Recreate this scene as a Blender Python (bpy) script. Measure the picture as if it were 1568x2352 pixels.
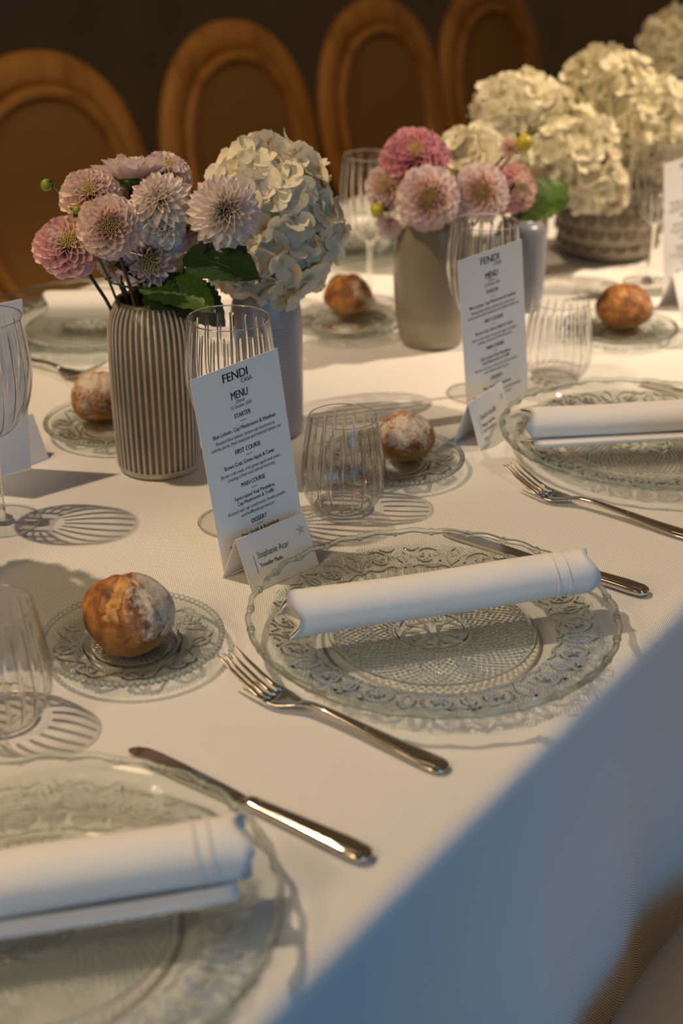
import bpy, math, random
import numpy as np
from mathutils import Vector, Matrix, Quaternion

for o in list(bpy.data.objects): bpy.data.objects.remove(o, do_unlink=True)
SC = bpy.context.scene; COL = SC.collection
R = math.radians; PI = math.pi
T = 0.75                                     # height of the table top
ANG = R(54.3)                                # direction of the table's long edge
UV_ = Vector((math.cos(ANG), math.sin(ANG), 0)); VV = Vector((-math.sin(ANG), math.cos(ANG), 0))
E0 = Vector((0.1119, 0.8218, 0))             # a point on the near table edge

# ------------------------------------------------------------------ camera
CAMZ = 0.5953; PITCH = R(25.75); FPX = 3267.0
cam_d = bpy.data.cameras.new('camera'); cam = bpy.data.objects.new('camera', cam_d); COL.objects.link(cam)
cam_d.sensor_fit = 'VERTICAL'; cam_d.sensor_height = 36.0; cam_d.sensor_width = 24.0; cam_d.lens = 50.0
cam.location = (0, 0, T + CAMZ); cam.rotation_euler = (R(90) - PITCH, 0, 0)
cam_d.clip_start = 0.05; cam_d.clip_end = 50
cam_d.dof.use_dof = True; cam_d.dof.focus_distance = 1.25; cam_d.dof.aperture_fstop = 4.0
SC.camera = cam

# ------------------------------------------------------------------ light and exposure
SC.view_settings.view_transform = 'Standard'; SC.view_settings.look = 'None'
SC.view_settings.gamma = 1.0; SC.view_settings.use_curve_mapping = False
SC.view_settings.exposure = 0.9
SC.cycles.use_denoising = True
SC.cycles.use_adaptive_sampling = True; SC.cycles.adaptive_threshold = 0.05; SC.cycles.adaptive_min_samples = 16
SC.cycles.max_bounces = 10; SC.cycles.transmission_bounces = 8; SC.cycles.transparent_max_bounces = 24
SC.cycles.glossy_bounces = 4; SC.cycles.diffuse_bounces = 3
SC.cycles.sample_clamp_indirect = 6.0

world = bpy.data.worlds.new('world'); SC.world = world; world.use_nodes = True
bg = world.node_tree.nodes['Background']; bg.inputs[0].default_value = (0.56, 0.38, 0.22, 1); bg.inputs[1].default_value = 0.086

def W0(s, t, z):
    p = E0 + UV_ * s + VV * t; return (p.x, p.y, T + z)
def spot(name, loc, target, power, color, cone, blend, radius):
    l = bpy.data.lights.new(name, 'SPOT'); o = bpy.data.objects.new(name, l); COL.objects.link(o)
    l.energy = power; l.color = color; l.spot_size = R(cone); l.spot_blend = blend; l.shadow_soft_size = radius
    o.location = loc; o.rotation_euler = (Vector(target) - Vector(loc)).to_track_quat('-Z', 'Y').to_euler()
    return o
WARM = (1.0, 0.735, 0.48)
spot('ceiling_spot_left', (-1.28, 1.30, T + 2.4), (-0.05, 1.15, T), 87, WARM, 50, 0.5, 0.028)
spot('ceiling_spot_right', (2.00, 2.16, T + 2.4), (0.44, 2.08, T), 262, (1.0, 0.77, 0.54), 33, 1.0, 0.028)

def area(name, loc, target, power, color, sx, sy):
    l = bpy.data.lights.new(name, 'AREA'); o = bpy.data.objects.new(name, l); COL.objects.link(o)
    l.shape = 'RECTANGLE'; l.size = sx; l.size_y = sy; l.energy = power; l.color = color
    o.location = loc; o.rotation_euler = (Vector(target) - Vector(loc)).to_track_quat('-Z', 'Y').to_euler()
    return o
area('window_daylight', (1.02, -0.62, T + 0.42), (0.12, 0.85, T - 0.22), 0.82, (0.06, 0.50, 1.0), 1.0, 1.2).data.spread = R(66)
spot('fill_spot_near', W0(.55, -.95, 2.3), W0(.30, -.36, -.27), 17, (1.0, 0.70, 0.42), 30, 0.9, 0.05)  # warm spot added to brighten the near seat and lower cloth
spot('front_fill', (-1.25, -0.25, T + 1.35), (-0.05, 1.45, T + .2), 30, (1.0, 0.74, 0.42), 60, 0.9, 0.28)  # soft warm fill added for flowers, vases and menus, no actual fitting
spot('fill_spot_far', (0.5, 1.0, T + 2.3), (-0.15, 3.0, T), 26, (1.0, 0.66, 0.32), 44, 0.8, 0.05)  # weak spot added to lift the far chairs out of the dark

# ------------------------------------------------------------------ helpers
def W(s, t, z=0.0):
    p = E0 + UV_ * s + VV * t; return Vector((p.x, p.y, T + z))
def unproj(x, y, z=0.0):
    u = (x - 784) / FPX; v = (1176 - y) / FPX
    d = Vector((u, math.cos(PITCH) + v * math.sin(PITCH), -math.sin(PITCH) + v * math.cos(PITCH)))
    k = (z - CAMZ) / d.z; return Vector((d.x * k, d.y * k, T + z))
def unprojY(x, y, Y):
    u = (x - 784) / FPX; v = (1176 - y) / FPX
    d = Vector((u, math.cos(PITCH) + v * math.sin(PITCH), -math.sin(PITCH) + v * math.cos(PITCH)))
    k = Y / d.y; return Vector((d.x * k, Y, T + CAMZ + d.z * k))
def depth(p):
    return p.y * math.cos(PITCH) - (p.z - T - CAMZ) * math.sin(PITCH)

def mesh(name, verts, faces, smooth=True):
    m = bpy.data.meshes.new(name)
    m.from_pydata([tuple(v) for v in verts], [], faces); m.validate(); m.update()
    if smooth: m.polygons.foreach_set('use_smooth', [True] * len(m.polygons))
    return m
def obj(name, m, mat=None, parent=None, mtx=None):
    o = bpy.data.objects.new(name, m); COL.objects.link(o)
    if mat is not None:
        if len(m.materials) == 0: m.materials.append(mat)
        if m.materials[0] is not mat:
            o.material_slots[0].link = 'OBJECT'; o.material_slots[0].material = mat
    if parent is not None: o.parent = parent
    if mtx is not None: o.matrix_basis = mtx
    return o
def empty(name, loc, rz=0.0):
    o = bpy.data.objects.new(name, None); COL.objects.link(o); o.location = loc; o.rotation_euler = (0, 0, rz)
    o.empty_display_size = 0.02; return o
def tag(o, label, cat, group=None):
    o['label'] = label; o['category'] = cat
    if group: o['group'] = group
    return o
def struct(o, label=None):
    o['kind'] = 'structure'
    if label: o['label'] = label
    return o

class MB:
    def __init__(self): self.v = []; self.f = []
    def add(self, vs, fs):
        b = len(self.v); self.v += [tuple(p) for p in vs]; self.f += [tuple(i + b for i in f) for f in fs]
    def box(self, c, s, m=None):
        x, y, z = s[0] / 2, s[1] / 2, s[2] / 2
        vs = [Vector((c[0] + a * x, c[1] + b * y, c[2] + d * z)) for a in (-1, 1) for b in (-1, 1) for d in (-1, 1)]
        if m: vs = [m @ p for p in vs]
        self.add(vs, [(0, 1, 3, 2), (4, 6, 7, 5), (0, 4, 5, 1), (2, 3, 7, 6), (0, 2, 6, 4), (1, 5, 7, 3)])
    def tube(self, pts, rad, n=8, cap=True):
        pts = [Vector(p) for p in pts]; rings = []
        up = Vector((0, 0, 1)); prev = None
        for i, p in enumerate(pts):
            d = (pts[min(i + 1, len(pts) - 1)] - pts[max(i - 1, 0)]).normalized()
            if prev is None:
                a = d.cross(up);
                if a.length < 1e-3: a = d.cross(Vector((1, 0, 0)))
                a.normalize()
            else:
                a = prev - d * prev.dot(d); a.normalize()
            prev = a; b = d.cross(a)
            r = rad[i] if hasattr(rad, '__len__') else rad
            if not hasattr(r, '__len__'): r = (r, r)
            rings.append([p + a * (math.cos(2 * PI * k / n) * r[0]) + b * (math.sin(2 * PI * k / n) * r[1]) for k in range(n)])
        vs = [p for ring in rings for p in ring]; fs = []
        for i in range(len(rings) - 1):
            for k in range(n):
                k2 = (k + 1) % n
                fs.append((i * n + k, i * n + k2, (i + 1) * n + k2, (i + 1) * n + k))
        if cap:
            fs.append(tuple(range(n - 1, -1, -1))); fs.append(tuple(range((len(rings) - 1) * n, len(rings) * n)))
        self.add(vs, fs)
    def build(self, name, mat, parent=None, smooth=True, mtx=None):
        return obj(name, mesh(name, self.v, self.f, smooth), mat, parent, mtx)

def lathe(name, prof, n, mod=None, closed=False, smooth=True):
    """prof: list of (r,z). mod(i,theta,r,z)->(r,z). poles where r==0."""
    vs = []; fs = []; idx = []
    for i, (r, z) in enumerate(prof):
        if r < 1e-7:
            idx.append([len(vs)] * n); vs.append((0, 0, z))
        else:
            row = []
            for k in range(n):
                th = 2 * PI * k / n; rr, zz = (r, z) if mod is None else mod(i, th, r, z)
                row.append(len(vs)); vs.append((rr * math.cos(th), rr * math.sin(th), zz))
            idx.append(row)
    m = len(prof); rng = range(m if closed else m - 1)
    for i in rng:
        a = idx[i]; b = idx[(i + 1) % m]
        for k in range(n):
            k2 = (k + 1) % n; q = [a[k], a[k2], b[k2], b[k]]
            u = []
            for w in q:
                if w not in u: u.append(w)
            if len(u) >= 3: fs.append(tuple(u))
    return mesh(name, vs, fs, smooth)
def smoothprof(pts, n):
    """Catmull-Rom through (r,z) points"""
    P = [np.array(p, float) for p in pts]; P = [2 * P[0] - P[1]] + P + [2 * P[-1] - P[-2]]
    out = []
    for i in range(1, len(P) - 2):
        for k in range(n):
            t = k / n; a, b, c, d = P[i - 1:i + 3]
            q = .5 * (2 * b + (c - a) * t + (2 * a - 5 * b + 4 * c - d) * t * t + (3 * b - a - 3 * c + d) * t ** 3)
            out.append((max(float(q[0]), 0.0), float(q[1])))
    out.append((float(P[-2][0]), float(P[-2][1]))); return out

# ------------------------------------------------------------------ materials
def new_mat(name):
    m = bpy.data.materials.new(name); m.use_nodes = True; nt = m.node_tree
    return m, nt, nt.nodes['Principled BSDF'], nt.nodes['Material Output']
def N(nt, t, **kw):
    n = nt.nodes.new(t)
    for k, v in kw.items():
        if k in n.inputs: n.inputs[k].default_value = v
        else: setattr(n, k, v)
    return n
def ramp(nt, stops):
    n = nt.nodes.new('ShaderNodeValToRGB'); e = n.color_ramp.elements
    while len(e) > 1: e.remove(e[-1])
    e[0].position = stops[0][0]; e[0].color = (*stops[0][1], 1)
    for p, c in stops[1:]:
        q = e.new(p); q.color = (*c, 1)
    return n
def simple(name, col, rough=.5, metal=0., noise=None, spec=.5):
    m, nt, b, o = new_mat(name); b.inputs['Base Color'].default_value = (*col, 1)
    b.inputs['Roughness'].default_value = rough; b.inputs['Metallic'].default_value = metal
    b.inputs['Specular IOR Level'].default_value = spec
    if noise:
        scale, amt, bump = noise
        tc = N(nt, 'ShaderNodeTexCoord'); nz = N(nt, 'ShaderNodeTexNoise', Scale=scale, Detail=5.0)
        nt.links.new(tc.outputs['Object'], nz.inputs['Vector'])
        r = ramp(nt, [(.3, tuple(c * (1 - amt) for c in col)), (.7, tuple(min(1, c * (1 + amt)) for c in col))])
        nt.links.new(nz.outputs['Fac'], r.inputs['Fac']); nt.links.new(r.outputs['Color'], b.inputs['Base Color'])
        if bump:
            bp = N(nt, 'ShaderNodeBump', Strength=bump, Distance=.002); nt.links.new(nz.outputs['Fac'], bp.inputs['Height'])
            nt.links.new(bp.outputs['Normal'], b.inputs['Normal'])
    return m

def cloth_mat(name, col, freq, strength, dirn=(.58, -.81, .6), second=None):
    m, nt, b, o = new_mat(name); b.inputs['Base Color'].default_value = (*col, 1); b.inputs['Roughness'].default_value = .85
    b.inputs['Specular IOR Level'].default_value = .15; b.inputs['Sheen Weight'].default_value = .15
    tc = N(nt, 'ShaderNodeTexCoord'); dot = N(nt, 'ShaderNodeVectorMath', operation='DOT_PRODUCT'); dot.inputs[1].default_value = dirn
    nt.links.new(tc.outputs['Object'], dot.inputs[0])
    mu = N(nt, 'ShaderNodeMath', operation='MULTIPLY'); mu.inputs[1].default_value = freq * 2 * PI; nt.links.new(dot.outputs['Value'], mu.inputs[0])
    si = N(nt, 'ShaderNodeMath', operation='SINE'); nt.links.new(mu.outputs[0], si.inputs[0])
    h = si
    if second:
        d2 = N(nt, 'ShaderNodeVectorMath', operation='DOT_PRODUCT'); d2.inputs[1].default_value = second[0]; nt.links.new(tc.outputs['Object'], d2.inputs[0])
        m2 = N(nt, 'ShaderNodeMath', operation='MULTIPLY'); m2.inputs[1].default_value = second[1] * 2 * PI; nt.links.new(d2.outputs['Value'], m2.inputs[0])
        s2 = N(nt, 'ShaderNodeMath', operation='SINE'); nt.links.new(m2.outputs[0], s2.inputs[0])
        h = N(nt, 'ShaderNodeMath', operation='ADD'); nt.links.new(si.outputs[0], h.inputs[0]); nt.links.new(s2.outputs[0], h.inputs[1])
    nz = N(nt, 'ShaderNodeTexNoise', Scale=9.0, Detail=3.0); nt.links.new(tc.outputs['Object'], nz.inputs['Vector'])
    ml = N(nt, 'ShaderNodeMath', operation='MULTIPLY'); ml.inputs[1].default_value = 3.0; nt.links.new(nz.outputs['Fac'], ml.inputs[0])
    bp = N(nt, 'ShaderNodeBump', Strength=strength, Distance=.0003); nt.links.new(h.outputs[0], bp.inputs['Height'])
    bp2 = N(nt, 'ShaderNodeBump', Strength=.25, Distance=.004); nt.links.new(ml.outputs[0], bp2.inputs['Height'])
    nt.links.new(bp.outputs['Normal'], bp2.inputs['Normal']); nt.links.new(bp2.outputs['Normal'], b.inputs['Normal'])
    return m

def glass_mat(name, tint, transp, rough=0.0, bump=None, relief=None):
    """clear glass: part of the light goes straight through, part is refracted, plus fresnel reflection"""
    m, nt, b, o = new_mat(name); nt.nodes.remove(b)
    tr = N(nt, 'ShaderNodeBsdfTransparent'); tr.inputs[0].default_value = (*tint, 1)
    gl = N(nt, 'ShaderNodeBsdfGlass', Roughness=rough, IOR=1.47); gl.inputs[0].default_value = (*tint, 1)
    gs = N(nt, 'ShaderNodeBsdfGlossy', Roughness=.01)
    lw = N(nt, 'ShaderNodeLayerWeight'); lw.inputs['Blend'].default_value = .5
    pw_ = N(nt, 'ShaderNodeMath', operation='POWER'); pw_.inputs[1].default_value = 5.0; nt.links.new(lw.outputs['Facing'], pw_.inputs[0])
    fr = N(nt, 'ShaderNodeMath', operation='MULTIPLY_ADD'); fr.inputs[1].default_value = .9; fr.inputs[2].default_value = .04; nt.links.new(pw_.outputs[0], fr.inputs[0])
    m1 = N(nt, 'ShaderNodeMixShader'); nt.links.new(fr.outputs[0], m1.inputs[0]); nt.links.new(tr.outputs[0], m1.inputs[1]); nt.links.new(gs.outputs[0], m1.inputs[2])
    m2 = N(nt, 'ShaderNodeMixShader'); m2.inputs[0].default_value = 1 - transp
    nt.links.new(m1.outputs[0], m2.inputs[1]); nt.links.new(gl.outputs[0], m2.inputs[2]); nt.links.new(m2.outputs[0], o.inputs['Surface'])
    if relief:                                                    # cut facets bend the light, plain areas let it pass
        at = N(nt, 'ShaderNodeAttribute', attribute_name='relief'); mr = N(nt, 'ShaderNodeMapRange'); mr.inputs['To Min'].default_value = 1 - transp; mr.inputs['To Max'].default_value = relief
        nt.links.new(at.outputs['Fac'], mr.inputs['Value']); nt.links.new(mr.outputs['Result'], m2.inputs[0])
    if bump:
        tc = N(nt, 'ShaderNodeTexCoord'); vo = N(nt, 'ShaderNodeTexVoronoi', Scale=bump[0]); nt.links.new(tc.outputs['Object'], vo.inputs['Vector'])
        bp = N(nt, 'ShaderNodeBump', Strength=bump[1], Distance=.0005); nt.links.new(vo.outputs['Distance'], bp.inputs['Height'])
        for q in (gl, gs): nt.links.new(bp.outputs['Normal'], q.inputs['Normal'])
    return m

def petal_mat(name, base, mid, tip, trans=.35, L=1.0):
    m, nt, b, o = new_mat(name)
    tc = N(nt, 'ShaderNodeTexCoord'); sx = N(nt, 'ShaderNodeSeparateXYZ'); nt.links.new(tc.outputs['Object'], sx.inputs[0])
    r = ramp(nt, [(.0, base), (.45, mid), (.98, tip)]); nt.links.new(sx.outputs['Y'], r.inputs['Fac'])
    b.inputs['Roughness'].default_value = .65; b.inputs['Specular IOR Level'].default_value = .25
    nt.links.new(r.outputs['Color'], b.inputs['Base Color'])
    # fine veins along the petal
    wv = N(nt, 'ShaderNodeTexWave', Scale=9.0, Distortion=1.5, Detail=2.0); nt.links.new(tc.outputs['Object'], wv.inputs['Vector'])
    bp = N(nt, 'ShaderNodeBump', Strength=.12, Distance=.03); nt.links.new(wv.outputs['Fac'], bp.inputs['Height']); nt.links.new(bp.outputs['Normal'], b.inputs['Normal'])
    tl = N(nt, 'ShaderNodeBsdfTranslucent'); nt.links.new(r.outputs['Color'], tl.inputs[0])
    mx = N(nt, 'ShaderNodeMixShader'); mx.inputs[0].default_value = trans
    nt.links.new(b.outputs[0], mx.inputs[1]); nt.links.new(tl.outputs[0], mx.inputs[2]); nt.links.new(mx.outputs[0], o.inputs['Surface'])
    return m

def wood_mat(name, c1, c2):
    m, nt, b, o = new_mat(name); tc = N(nt, 'ShaderNodeTexCoord')
    mp = N(nt, 'ShaderNodeMapping'); mp.inputs['Scale'].default_value = (14, 14, 3); nt.links.new(tc.outputs['Object'], mp.inputs[0])
    nz = N(nt, 'ShaderNodeTexNoise', Scale=2.0, Detail=6.0, Distortion=.6); nt.links.new(mp.outputs[0], nz.inputs['Vector'])
    r = ramp(nt, [(.25, c2), (.5, c1), (.8, tuple(min(1, c * 1.2) for c in c1))]); nt.links.new(nz.outputs['Fac'], r.inputs['Fac'])
    nt.links.new(r.outputs['Color'], b.inputs['Base Color']); b.inputs['Roughness'].default_value = .5
    return m

def bread_mat(name, flour_dir, flour_amt, seed):
    m, nt, b, o = new_mat(name); tc = N(nt, 'ShaderNodeTexCoord')
    ad = N(nt, 'ShaderNodeVectorMath', operation='ADD'); ad.inputs[1].default_value = (seed * 3.1, seed * 1.7, seed * .9); nt.links.new(tc.outputs['Object'], ad.inputs[0])
    n1 = N(nt, 'ShaderNodeTexNoise', Scale=55.0, Detail=6.0, Roughness=.65); nt.links.new(ad.outputs[0], n1.inputs['Vector'])
    r1 = ramp(nt, [(.30, (.06, .018, .004)), (.44, (.20, .062, .010)), (.56, (.37, .145, .024)), (.72, (.54, .27, .065))]); nt.links.new(n1.outputs['Fac'], r1.inputs['Fac'])
    # paler towards the foot where the crust did not brown
    sx = N(nt, 'ShaderNodeSeparateXYZ'); nt.links.new(tc.outputs['Object'], sx.inputs[0])
    rz = N(nt, 'ShaderNodeMapRange'); rz.inputs['From Min'].default_value = .004; rz.inputs['From Max'].default_value = .022
    nt.links.new(sx.outputs['Z'], rz.inputs['Value'])
    mxa = N(nt, 'ShaderNodeMix', data_type='RGBA'); mxa.inputs['A'].default_value = (.42, .19, .035, 1)
    nt.links.new(rz.outputs['Result'], mxa.inputs['Factor']); nt.links.new(r1.outputs['Color'], mxa.inputs['B'])
    n2 = N(nt, 'ShaderNodeTexNoise', Scale=260.0, Detail=4.0, Roughness=.7); nt.links.new(ad.outputs[0], n2.inputs['Vector'])
    dp = N(nt, 'ShaderNodeVectorMath', operation='DOT_PRODUCT'); dp.inputs[1].default_value = tuple(q / .04 for q in flour_dir); nt.links.new(tc.outputs['Object'], dp.inputs[0])
    a1 = N(nt, 'ShaderNodeMath', operation='MULTIPLY_ADD'); a1.inputs[1].default_value = .55; a1.inputs[2].default_value = flour_amt - .55
    nt.links.new(dp.outputs['Value'], a1.inputs[0])
    a2 = N(nt, 'ShaderNodeMath', operation='ADD'); nt.links.new(a1.outputs[0], a2.inputs[0]); nt.links.new(n2.outputs['Fac'], a2.inputs[1])
    n3 = N(nt, 'ShaderNodeTexNoise', Scale=70.0, Detail=3.0); nt.links.new(ad.outputs[0], n3.inputs['Vector'])
    a3 = N(nt, 'ShaderNodeMath', operation='MULTIPLY_ADD'); a3.inputs[1].default_value = .9; nt.links.new(n3.outputs['Fac'], a3.inputs[0]); nt.links.new(a2.outputs[0], a3.inputs[2])
    r2 = ramp(nt, [(.72, (0, 0, 0)), (1.0, (.85, .85, .85))]); nt.links.new(a3.outputs[0], r2.inputs['Fac'])
    mxb = N(nt, 'ShaderNodeMix', data_type='RGBA'); mxb.inputs['B'].default_value = (.72, .64, .54, 1)
    nt.links.new(r2.outputs['Color'], mxb.inputs['Factor']); nt.links.new(mxa.outputs['Result'], mxb.inputs['A'])
    nt.links.new(mxb.outputs['Result'], b.inputs['Base Color']); b.inputs['Roughness'].default_value = .55
    bp = N(nt, 'ShaderNodeBump', Strength=.9, Distance=.004); nt.links.new(n1.outputs['Fac'], bp.inputs['Height'])
    bp2 = N(nt, 'ShaderNodeBump', Strength=.35, Distance=.001); nt.links.new(n2.outputs['Fac'], bp2.inputs['Height']); nt.links.new(bp.outputs['Normal'], bp2.inputs['Normal'])
    nt.links.new(bp2.outputs['Normal'], b.inputs['Normal'])
    return m

M = {}
M['cloth'] = cloth_mat('white_twill', (.80, .78, .75), 620, .5)
M['napkin'] = cloth_mat('napkin_cotton', (.84, .83, .82), 1300, .15)
M['linen'] = cloth_mat('taupe_linen', (.46, .36, .27), 700, .8, (1, 0, .3), ((0, 1, .2), 700))
M['steel'] = simple('polished_steel', (.62, .56, .48), .13, 1.0)
M['paper'] = simple('card_paper', (.86, .86, .86), .6, 0, None, .3)
M['ink'] = simple('black_ink', (.012, .012, .014), .5)
M['ink_grey'] = simple('grey_ink', (.16, .17, .19), .5)
M['ink_pale'] = simple('pale_grey_ink', (.55, .56, .56), .5)
M['glass'] = glass_mat('clear_glass', (.99, .99, .99), .0)
M['pressed'] = glass_mat('pressed_glass', (.968, .984, .974), 1.0)
M['relief'] = glass_mat('cut_glass_relief', (.985, .995, .988), .0)
M['pressed_rim'] = glass_mat('pressed_glass_rim', (.945, .982, .962), .45)
M['wood'] = wood_mat('chair_wood', (.46, .21, .045), (.25, .10, .018))
M['cane'] = cloth_mat('woven_cane', (.30, .15, .040), 150, 1.0, (1, 0, 0), ((0, 0, 1), 150))
M['wall'] = simple('dark_wall_paint', (.41, .31, .22), .9, 0, (3.0, .10, 0))
M['floor'] = simple('dark_floor', (.035, .028, .022), .6, 0, (6.0, .25, .1))
M['leaf'] = simple('dark_leaf', (.018, .050, .012), .42, 0, (30.0, .3, .3))
M['leaf_light'] = simple('light_leaf', (.060, .115, .018), .42, 0, (30.0, .3, .3))
M['stem'] = simple('green_stem', (.05, .08, .02), .5)
M['stem_dark'] = simple('dark_stem', (.045, .018, .014), .5)
M['bud'] = simple('green_bud', (.20, .26, .03), .35)
M['bud_yellow'] = simple('yellow_bud', (.46, .38, .02), .4)
M['wire'] = simple('green_wire', (.005, .09, .05), .4)
M['stamen'] = simple('yellow_florets', (.62, .50, .16), .6)
M['p_pink'] = petal_mat('petal_pink', (.82, .26, .30), (.86, .40, .42), (.90, .62, .58))
M['p_peach'] = petal_mat('petal_peach_pink', (.74, .54, .28), (.86, .60, .50), (.90, .74, .66))
M['p_lilac'] = petal_mat('petal_white_lilac', (.80, .74, .40), (.91, .85, .72), (.88, .76, .74))
M['p_lilacpink'] = petal_mat('petal_lilac_pink', (.84, .70, .44), (.89, .70, .68), (.89, .77, .76))
M['p_white'] = petal_mat('petal_cream_white', (.78, .74, .56), (.84, .81, .72), (.85, .83, .78))
M['p_deep'] = petal_mat('petal_deep_pink', (.55, .10, .22), (.72, .24, .34), (.82, .48, .52))
M['p_hyd'] = petal_mat('petal_hydrangea', (.72, .72, .42), (.84, .82, .72), (.86, .84, .78), .3)
M['p_hydcool'] = petal_mat('petal_hydrangea_shade', (.76, .76, .55), (.83, .82, .78), (.84, .83, .81), .3)
M['p_cream'] = petal_mat('petal_hydrangea_cream', (.70, .66, .30), (.86, .78, .52), (.88, .82, .62), .3)
M['core'] = simple('flower_core', (.45, .42, .22), .8)
M['stoneware'] = simple('grey_brown_glaze', (.155, .125, .092), .35, 0, (25.0, .25, .1))
M['rib'] = simple('cream_glaze', (.60, .55, .46), .38, 0, (40.0, .12, .1))
M['bluegrey'] = simple('blue_grey_glaze', (.20, .215, .26), .3, 0, (18.0, .12, 0))
M['tan'] = simple('tan_glaze', (.36, .26, .14), .45, 0, (18.0, .15, 0))
M['bowl'] = simple('stone_bowl_glaze', (.33, .29, .22), .5, 0, (30.0, .15, .1))
M['bowl_dark'] = simple('brown_relief_glaze', (.16, .125, .085), .5, 0, (40.0, .2, .1))
M['pot'] = None
def band_vase(name, lo, hi, zsplit):
    m, nt, b, o = new_mat(name); tc = N(nt, 'ShaderNodeTexCoord'); sx = N(nt, 'ShaderNodeSeparateXYZ'); nt.links.new(tc.outputs['Object'], sx.inputs[0])
    nz = N(nt, 'ShaderNodeTexNoise', Scale=30.0, Detail=4.0); nt.links.new(tc.outputs['Object'], nz.inputs['Vector'])
    ma = N(nt, 'ShaderNodeMath', operation='MULTIPLY_ADD'); ma.inputs[1].default_value = .012; nt.links.new(nz.outputs['Fac'], ma.inputs[0]); nt.links.new(sx.outputs['Z'], ma.inputs[2])
    mr = N(nt, 'ShaderNodeMapRange'); mr.inputs['From Min'].default_value = 0; mr.inputs['From Max'].default_value = .2; nt.links.new(ma.outputs[0], mr.inputs['Value'])
    k = zsplit / .2
    r = ramp(nt, [(0, lo), (k * .8, lo), (k, tuple(c * .72 for c in lo)), (k * 1.12, hi), (1, hi)]); nt.links.new(mr.outputs['Result'], r.inputs['Fac'])
    nt.links.new(r.outputs['Color'], b.inputs['Base Color']); b.inputs['Roughness'].default_value = .28
    return m
M['pot'] = band_vase('grey_green_glaze', (.33, .29, .22), (.25, .22, .17), .050)
def lattice_mat():
    m, nt, b, o = new_mat('lavender_lattice_glaze'); tc = N(nt, 'ShaderNodeTexCoord'); sx = N(nt, 'ShaderNodeSeparateXYZ'); nt.links.new(tc.outputs['Object'], sx.inputs[0])
    at = N(nt, 'ShaderNodeMath', operation='ARCTAN2'); nt.links.new(sx.outputs['Y'], at.inputs[0]); nt.links.new(sx.outputs['X'], at.inputs[1])
    def wave(src, k):
        mu = N(nt, 'ShaderNodeMath', operation='MULTIPLY'); mu.inputs[1].default_value = k; nt.links.new(src, mu.inputs[0])
        s = N(nt, 'ShaderNodeMath', operation='SINE'); nt.links.new(mu.outputs[0], s.inputs[0])
        a = N(nt, 'ShaderNodeMath', operation='MAXIMUM'); a.inputs[1].default_value = 0; nt.links.new(s.outputs[0], a.inputs[0]); return a
    a = wave(at.outputs[0], 90); c = wave(sx.outputs['Z'], 2 * PI / .0034)
    mu = N(nt, 'ShaderNodeMath', operation='MULTIPLY'); nt.links.new(a.outputs[0], mu.inputs[0]); nt.links.new(c.outputs[0], mu.inputs[1])
    lim = N(nt, 'ShaderNodeMath', operation='LESS_THAN'); lim.inputs[1].default_value = .128; nt.links.new(sx.outputs['Z'], lim.inputs[0])
    m2 = N(nt, 'ShaderNodeMath', operation='MULTIPLY'); nt.links.new(mu.outputs[0], m2.inputs[0]); nt.links.new(lim.outputs[0], m2.inputs[1])
    r = ramp(nt, [(0.1, (.37, .35, .38)), (.8, (.09, .08, .085))]); nt.links.new(m2.outputs[0], r.inputs['Fac']); nt.links.new(r.outputs['Color'], b.inputs['Base Color'])
    inv = N(nt, 'ShaderNodeMath', operation='MULTIPLY'); inv.inputs[1].default_value = -1; nt.links.new(m2.outputs[0], inv.inputs[0])
    bp = N(nt, 'ShaderNodeBump', Strength=.5, Distance=.0008); nt.links.new(inv.outputs[0], bp.inputs['Height']); nt.links.new(bp.outputs['Normal'], b.inputs['Normal'])
    b.inputs['Roughness'].default_value = .3
    return m
M['lattice'] = lattice_mat()

# ------------------------------------------------------------------ room
def quad(name, pts, mat, label):
    o = obj(name, mesh(name, pts, [tuple(range(len(pts)))], False), mat); return struct(o, label)
fl = MB(); fl.box((0, 0, -.05), (18, 9, .1)); fo = fl.build('floor', M['floor'], None, False); fo.location = (.8, 2.2, 0); fo.rotation_euler = (0, 0, ANG); struct(fo, 'dark floor below the dining table')
wl = MB(); wl.box((0, 0, 1.6), (18, .1, 3.2)); wo = wl.build('wall_back', M['wall'], None, False)
wp = W(1.0, 3.6); wo.location = (wp.x, wp.y, 0); wo.rotation_euler = (0, 0, ANG); struct(wo, 'plain dark brown wall behind the chairs')

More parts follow.
